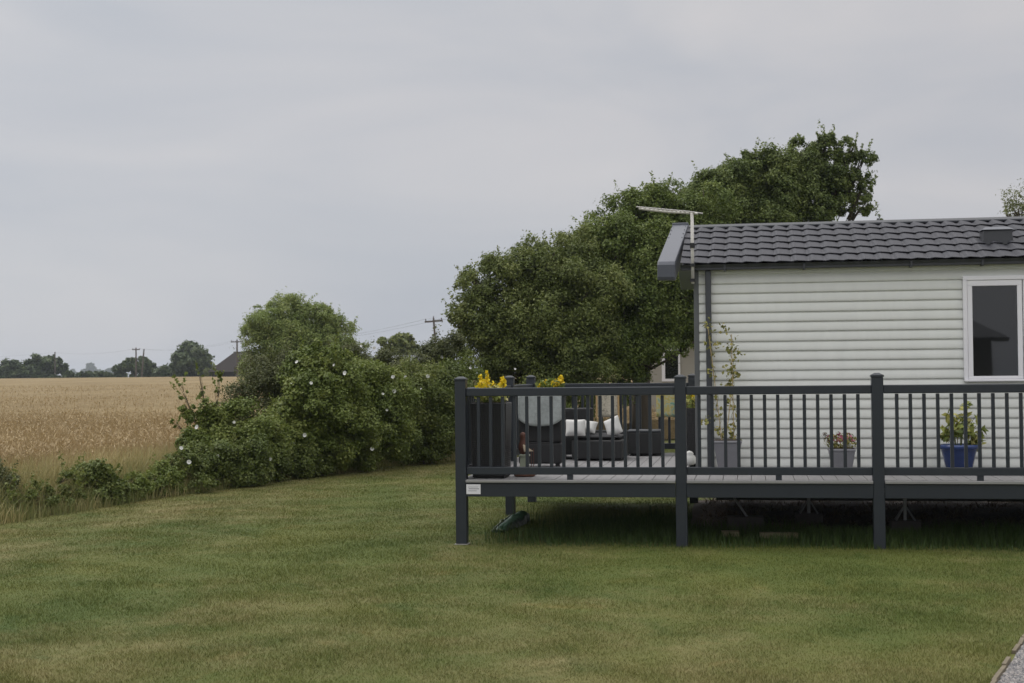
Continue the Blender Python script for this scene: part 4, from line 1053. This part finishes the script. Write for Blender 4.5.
# ------------------------------------------------------------------ trees behind the deck and caravan
def big_tree(label, lobes, leaf, size, ncl, nleaf, seed, base, tr, group='tall trees behind the deck and caravan', **kw):
    LW = [PL(*l) for l in lobes]
    return tree('tree', label, 'tree', base, LW, LEAF[leaf], size, ncl, nleaf, seed, group, tr, **kw)
b = at(545, 400, 33.5)
big_tree('olive toned hedgerow tree, widest of the clump, at its left end', [(482, 312, 30, 33), (505, 290, 36, 33.4), (540, 282, 40, 33.8), (490, 345, 34, 33), (530, 330, 48, 33.2), (575, 310, 50, 33.8), (575, 270, 36, 34.4), (520, 375, 40, 33), (570, 370, 46, 33.4), (474, 290, 20, 33), (462, 318, 14, 33), (550, 258, 18, 34)],
         'olive', .075, 5200, 32, 200, (b.x, b.y, 0), .22, sprigs=(70, .42), sig=.13, aspect=.5)
b = at(640, 400, 36)
big_tree('dense dark green tree in the middle of the clump left of the roof', [(612, 262, 44, 35.4), (640, 232, 40, 36), (672, 222, 36, 36.5), (640, 285, 52, 35.6), (690, 260, 46, 36.4), (625, 325, 48, 35.2), (672, 300, 40, 35.8), (600, 240, 26, 35.6), (705, 215, 30, 37), (590, 262, 22, 34.8), (578, 285, 24, 34), (605, 300, 30, 34.2), (598, 335, 30, 34), (610, 372, 36, 35), (700, 318, 30, 36.4), (628, 212, 18, 36), (655, 200, 16, 36), (672, 318, 26, 35.4), (690, 326, 16, 35.6), (632, 342, 24, 35.2), (628, 368, 20, 35), (688, 346, 13, 35.5), (672, 340, 10, 35.4), (644, 364, 14, 35)],
         'oak', .080, 6600, 32, 201, (b.x, b.y, 0), .26, sprigs=(70, .42), sig=.13)
b = at(790, 300, 39)
big_tree('tall ragged topped tree rising behind the caravan roof', [(712, 198, 26, 38.5), (740, 185, 28, 38.8), (772, 182, 28, 39), (800, 176, 26, 39.2), (824, 172, 18, 39.2), (842, 168, 12, 39.3), (804, 150, 13, 39.2), (826, 146, 12, 39.3), (752, 166, 14, 38.9), (774, 163, 11, 39), (862, 161, 12, 39.3), (835, 195, 19, 39.4), (812, 205, 24, 39), (770, 215, 32, 38.8), (861, 203, 12, 39.3), (730, 222, 30, 38.6), (848, 152, 12, 39.2), (866, 184, 9, 39.2), (850, 182, 14, 39.3), (856, 214, 9, 39.3), (880, 219, 4, 39.2)],
         'top', .085, 4600, 30, 202, (b.x, b.y, 0), .13, sprigs=(80, .40), sig=.15, fill=.12)
b = at(1060, 300, 44)
big_tree('pale feathery tree top over the caravan roof at the right edge', [(1034, 205, 20, 44), (1045, 220, 26, 44), (1018, 212, 9, 44), (1060, 196, 24, 44.5), (1008, 216, 4, 44), (1070, 230, 40, 44.5)], 'pale', .08, 700, 24, 203, (b.x, b.y, 0), .2, sprigs=(30, .5), sig=.24)
b = at(300, 400, 62)
LW = [PL(*l) for l in [(262, 326, 20, 61), (286, 320, 22, 62), (318, 324, 20, 62.4), (340, 336, 17, 62.6), (262, 352, 20, 61), (290, 350, 28, 61.4), (325, 352, 26, 62), (350, 352, 14, 62.6), (300, 312, 11, 62), (320, 312, 9, 62), (255, 376, 16, 61), (300, 385, 30, 61.4), (345, 380, 24, 62)]]
tree('willow_tree', 'rounded pale green willow standing behind the hedge bank at the field edge', 'tree', (b.x, b.y, 0), LW, LEAF['willow'], .13, 3800, 30, 204, None, .25, aspect=.3, sprigs=(50, .5), sig=.16)
b = at(398, 400, 132)
tree('tree', 'small round distant tree above the grey roofed house', 'tree', (b.x, b.y, float(gz(0, 132))), [PL(388, 350, 11, 131), PL(402, 346, 11, 132), PL(412, 352, 9, 133), PL(398, 358, 14, 132)], LEAF['olive'], .42, 420, 22, 205, None, .25)

# ------------------------------------------------------------------ far trees, hedges, barn, poles, houses
def far(label, lobes, seed, leaf='far', ncl=300, group='trees and hedges at the far side of the field', name='tree', cat='tree', size=None):
    Y = lobes[0][3]
    LW = [PL(*l) for l in lobes]; c = np.mean([l[0] for l in LW], axis=0)
    g = float(gz(0, Y))
    return tree(name, label, cat, (float(c[0]), float(c[1]), g), LW, LEAF[leaf], size or Y * .0023, ncl * 2, 18, seed, group, Y * .0007, .7, sig=.2, sprigs=(0, 1), zmin=-.3, trunk_name='trunk' if name == 'tree' else 'stem')
far('dark bushy tree low on the horizon at the left edge of the photo', [(8, 371, 8, 325), (16, 371, 8, 325), (2, 373, 6, 325), (24, 374, 5, 325)], 300)
far('twin crowned dark tree on the horizon right of the leftmost one', [(38, 364, 8, 330), (46, 368, 9, 330), (58, 365, 8, 331), (63, 370, 5, 331), (34, 371, 6, 330)], 301)
far('low dark bushy tree behind the pair of leaning field poles', [(120, 371, 6, 315), (130, 368, 8, 316), (141, 367, 8, 316), (150, 371, 6, 316)], 302)
far('large rounded tree standing alone on the horizon left of the barn', [(190, 358, 14, 300), (180, 365, 10, 300), (200, 364, 10, 301), (190, 370, 13, 300), (207, 371, 6, 301), (175, 371, 6, 300), (187, 350, 7, 300)], 303, ncl=520)
far('thin dark hedge between the twin crowned tree and the poles', [(70, 376, 4, 320), (80, 376, 4, 320), (90, 376, 4, 320), (100, 376, 4.5, 320), (109, 375, 4, 320)], 304, name='hedge', cat='hedge')
far('low green hedge between the poles and the large rounded tree', [(158, 374, 4.5, 312), (166, 373, 5, 312), (173, 374, 4, 312)], 305, name='hedge', cat='hedge')
far('scrubby hedge in front of the dark barn', [(208, 373, 4, 290), (217, 372, 5, 290), (226, 372, 5, 289), (236, 373, 5, 288), (248, 373, 6, 287)], 306, 'olive', name='hedge', cat='hedge')
far('tall pale misty tree far beyond the field on the horizon', [(91, 369, 3.6, 1900), (89, 364, 2.6, 1900), (97, 373, 3.4, 1900), (85, 373, 3.4, 1900)], 307, size=2.2, group='misty trees far beyond the field')
far('low misty tree line far off between the two nearest clumps', [(110, 373, 4, 1950), (118, 373, 4, 1950), (104, 374, 4, 1950), (72, 374, 4, 1940), (26, 371, 4, 1960), (20, 374, 5, 1960), (-10, 372, 6, 1960)], 308, group='misty trees far beyond the field', name='hedge', cat='hedge')
far('misty bumpy tree line far off left of the large rounded tree', [(158, 371, 4, 1920), (168, 371, 4, 1920), (150, 373, 4, 1920), (177, 372, 4, 1920), (204, 372, 5, 1925), (214, 373, 4, 1925)], 309, group='misty trees far beyond the field', name='hedge', cat='hedge')
far('dark hedgerow hidden behind the willow and bushes', [(265, 372, 8, 250), (290, 370, 9, 245), (320, 368, 9, 240), (350, 366, 8, 230), (425, 362, 8, 200), (445, 362, 9, 195)], 310, 'olive', name='hedge', cat='hedge')

far('long low hedge line closing the far side of the wheat field', [(x, 378.4 - .0095 * (x - 60), 3.4, 326) for x in range(-90, 240, 7)], 311, ncl=1400, name='hedge', cat='hedge')
c = at(243, 370, 270); g0 = float(gz(0, 270))
barn = empty('barn', (c.x, c.y, g0), R(0), 'dark hip roofed barn on the horizon partly hidden by the willow', 'barn')
MB().box(-5.2, 5.2, -3, 3, -.2, 1.6).build('wall', M['thatch'], barn)
MB().add([(-6.0, -3.6, 1.55), (6.0, -3.6, 1.55), (6.0, 3.6, 1.55), (-6.0, 3.6, 1.55), (-1.5, 0, 5.35), (2.0, 0, 5.35)], [(0, 1, 5, 4), (1, 2, 5), (2, 3, 4, 5), (3, 0, 4), (0, 3, 2, 1)]).build('roof', M['thatch'], barn)
c = at(407, 371, 100); g0 = float(gz(0, 100))
ho = empty('house', (c.x, c.y, g0), R(-12), 'house with a low grey roof peeping over the hedge bank', 'house')
MB().box(-2.0, 2.0, -2.5, 2.5, -.2, 2.0).build('wall', M['house_wall'], ho)
MB().prism([(-2.9, 1.95), (2.9, 1.95), (0, 3.05)], -2.15, 2.15, 'x').build('roof', M['slate'], ho)
def utility_pole(px, ytop, Y, label, lean=0.0, arm=1.6, ang=0.0, r=.13):
    t = at(px, ytop, Y); g0 = float(gz(0, Y)); h = t.z - g0
    o = empty('utility_pole', (t.x - h * math.sin(lean), t.y, g0), ang, label, 'utility pole', 'wooden poles carrying the overhead wires')
    o.rotation_euler = (0, lean, ang)
    MB().tube([(0, 0, -.3), (0, 0, h)], [r * 1.15, r * .8], 8).build('pole', M['pole_wood'], o)
    if arm:
        a = MB().box(-arm / 2, arm / 2, -.10, .10, h - .42, h - .24).build('crossarm', M['pole_wood'], o)
        m = MB()
        for x in (-arm / 2 + .12, arm / 2 - .12): m.tube([(x, 0, h - .239), (x, 0, h - .02)], .06, 6)
        m.tube([(0, 0, h + .005), (0, 0, h + .2)], .06, 6)
        m.build('insulator', M['weathered'], o)
    return t
p1 = utility_pole(433.5, 318, 150, 'nearest utility pole, with a wide crossarm, left of the big tree', R(-4), 1.9, R(8), .12)
p2 = utility_pole(237, 340, 255, 'utility pole with a crossarm beside the dark barn', 0, 2.2, R(6), .17)
p3 = utility_pole(136, 348, 300, 'upright pole of the leaning pair in front of the bushy tree', 0, 1.6, R(6), .17)
p4 = utility_pole(144, 349, 298, 'bare tilted pole of the leaning pair in front of the bushy tree', R(5), 0, 0, .17)
p5 = utility_pole(55, 352, 328, 'short pole sticking up from the twin crowned dark tree', 0, 0, 0, .17)
def wires(a, b, offs, sag, label, y1=0):
    m = MB()
    for o in offs:
        A, B = a + Vector((o, 0, -.1)), b + Vector((o, 0, -.1)); n = 16
        m.tube([A.lerp(B, i / n) - Vector((0, 0, sag * 4 * (i / n) * (1 - i / n))) for i in range(n + 1)], .009, 5)
    tag(m.build('overhead_wire', M['wire']), label, 'wire', 'overhead wires between the poles')
wires(p1, p2, (-.8, .8), 1.2, 'pair of overhead wires from the nearest pole to the barn pole')
wires(p2, p3, (-.7, .7), .9, 'pair of overhead wires from the barn pole to the leaning pair')
wires(p3, p5, (-.1,), .7, 'single overhead wire from the leaning pair to the short pole')
wires(p5, at(-160, 360, 380), (0,), .8, 'single overhead wire leaving the photo on the left')
wires(p1, at(700, 290, 120), (-.6, .6), .8, 'pair of overhead wires running behind the big tree')

nb = at(690, 372, 43)
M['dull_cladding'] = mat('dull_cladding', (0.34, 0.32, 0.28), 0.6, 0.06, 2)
nc = empty('static_caravan', (nb.x, nb.y + 1.6, 0), R(-14), 'cream caravan glimpsed between the trees and the near caravan', 'caravan')
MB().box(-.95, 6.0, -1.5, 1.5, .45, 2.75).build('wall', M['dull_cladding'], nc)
MB().prism([(-1.75, 2.72), (1.75, 2.72), (0, 3.25)], -1.15, 6.2, 'x').build('roof', M['slate'], nc)
w = MB(); w.box(-.47, -.37, -1.535, -1.501, 1.50, 2.50); w.box(.03, .09, -1.535, -1.501, 1.50, 2.50); w.box(-.37, .03, -1.535, -1.501, 2.44, 2.50); w.box(-.37, .03, -1.535, -1.501, 1.50, 1.58)
w = w.build('window', M['upvc_white'], nc); MB().box(-.368, .028, -1.52, -1.5015, 1.582, 2.438).build('pane', M['glass'], w)
MB().box(-.99, -.90, -1.54, -1.45, .45, 2.74).build('corner_trim', M['upvc_white'], nc)

# a chalet across the site, seen only as the dark reflection in the caravan's window
cz = empty('chalet', (1.75, -14.0, 0), R(0), 'dark timber chalet with a low roof across the lawn, reflected in the caravan window', 'chalet')
MB().box(-3.4, 3.4, -2.6, 2.6, 0, 2.72).build('wall', M['weathered'], cz)
MB().add([(-3.9, -3.1, 2.68), (3.9, -3.1, 2.68), (3.9, 3.1, 2.68), (-3.9, 3.1, 2.68), (-1.2, 0, 4.1), (1.2, 0, 4.1)], [(0, 1, 5, 4), (1, 2, 5), (2, 3, 4, 5), (3, 0, 4), (0, 3, 2, 1)]).build('roof', M['slate'], cz)

# ------------------------------------------------------------------ haze over the far land
def haze():
    m = bpy.data.materials.new('haze'); m.use_nodes = True; n = m.node_tree.nodes; n.clear()
    o = n.new('ShaderNodeOutputMaterial'); v = n.new('ShaderNodeVolumePrincipled')
    v.inputs['Color'].default_value = (0.80, 0.86, 0.95, 1); v.inputs['Density'].default_value = 0.00023
    m.node_tree.links.new(v.outputs[0], o.inputs['Volume'])
    mb = MB().box(-2600, 2600, -140, 2500, -1.2, 22.0)
    tag(mb.build('haze', m), 'thin grey haze over the far fields', 'haze', kind='stuff')
haze()
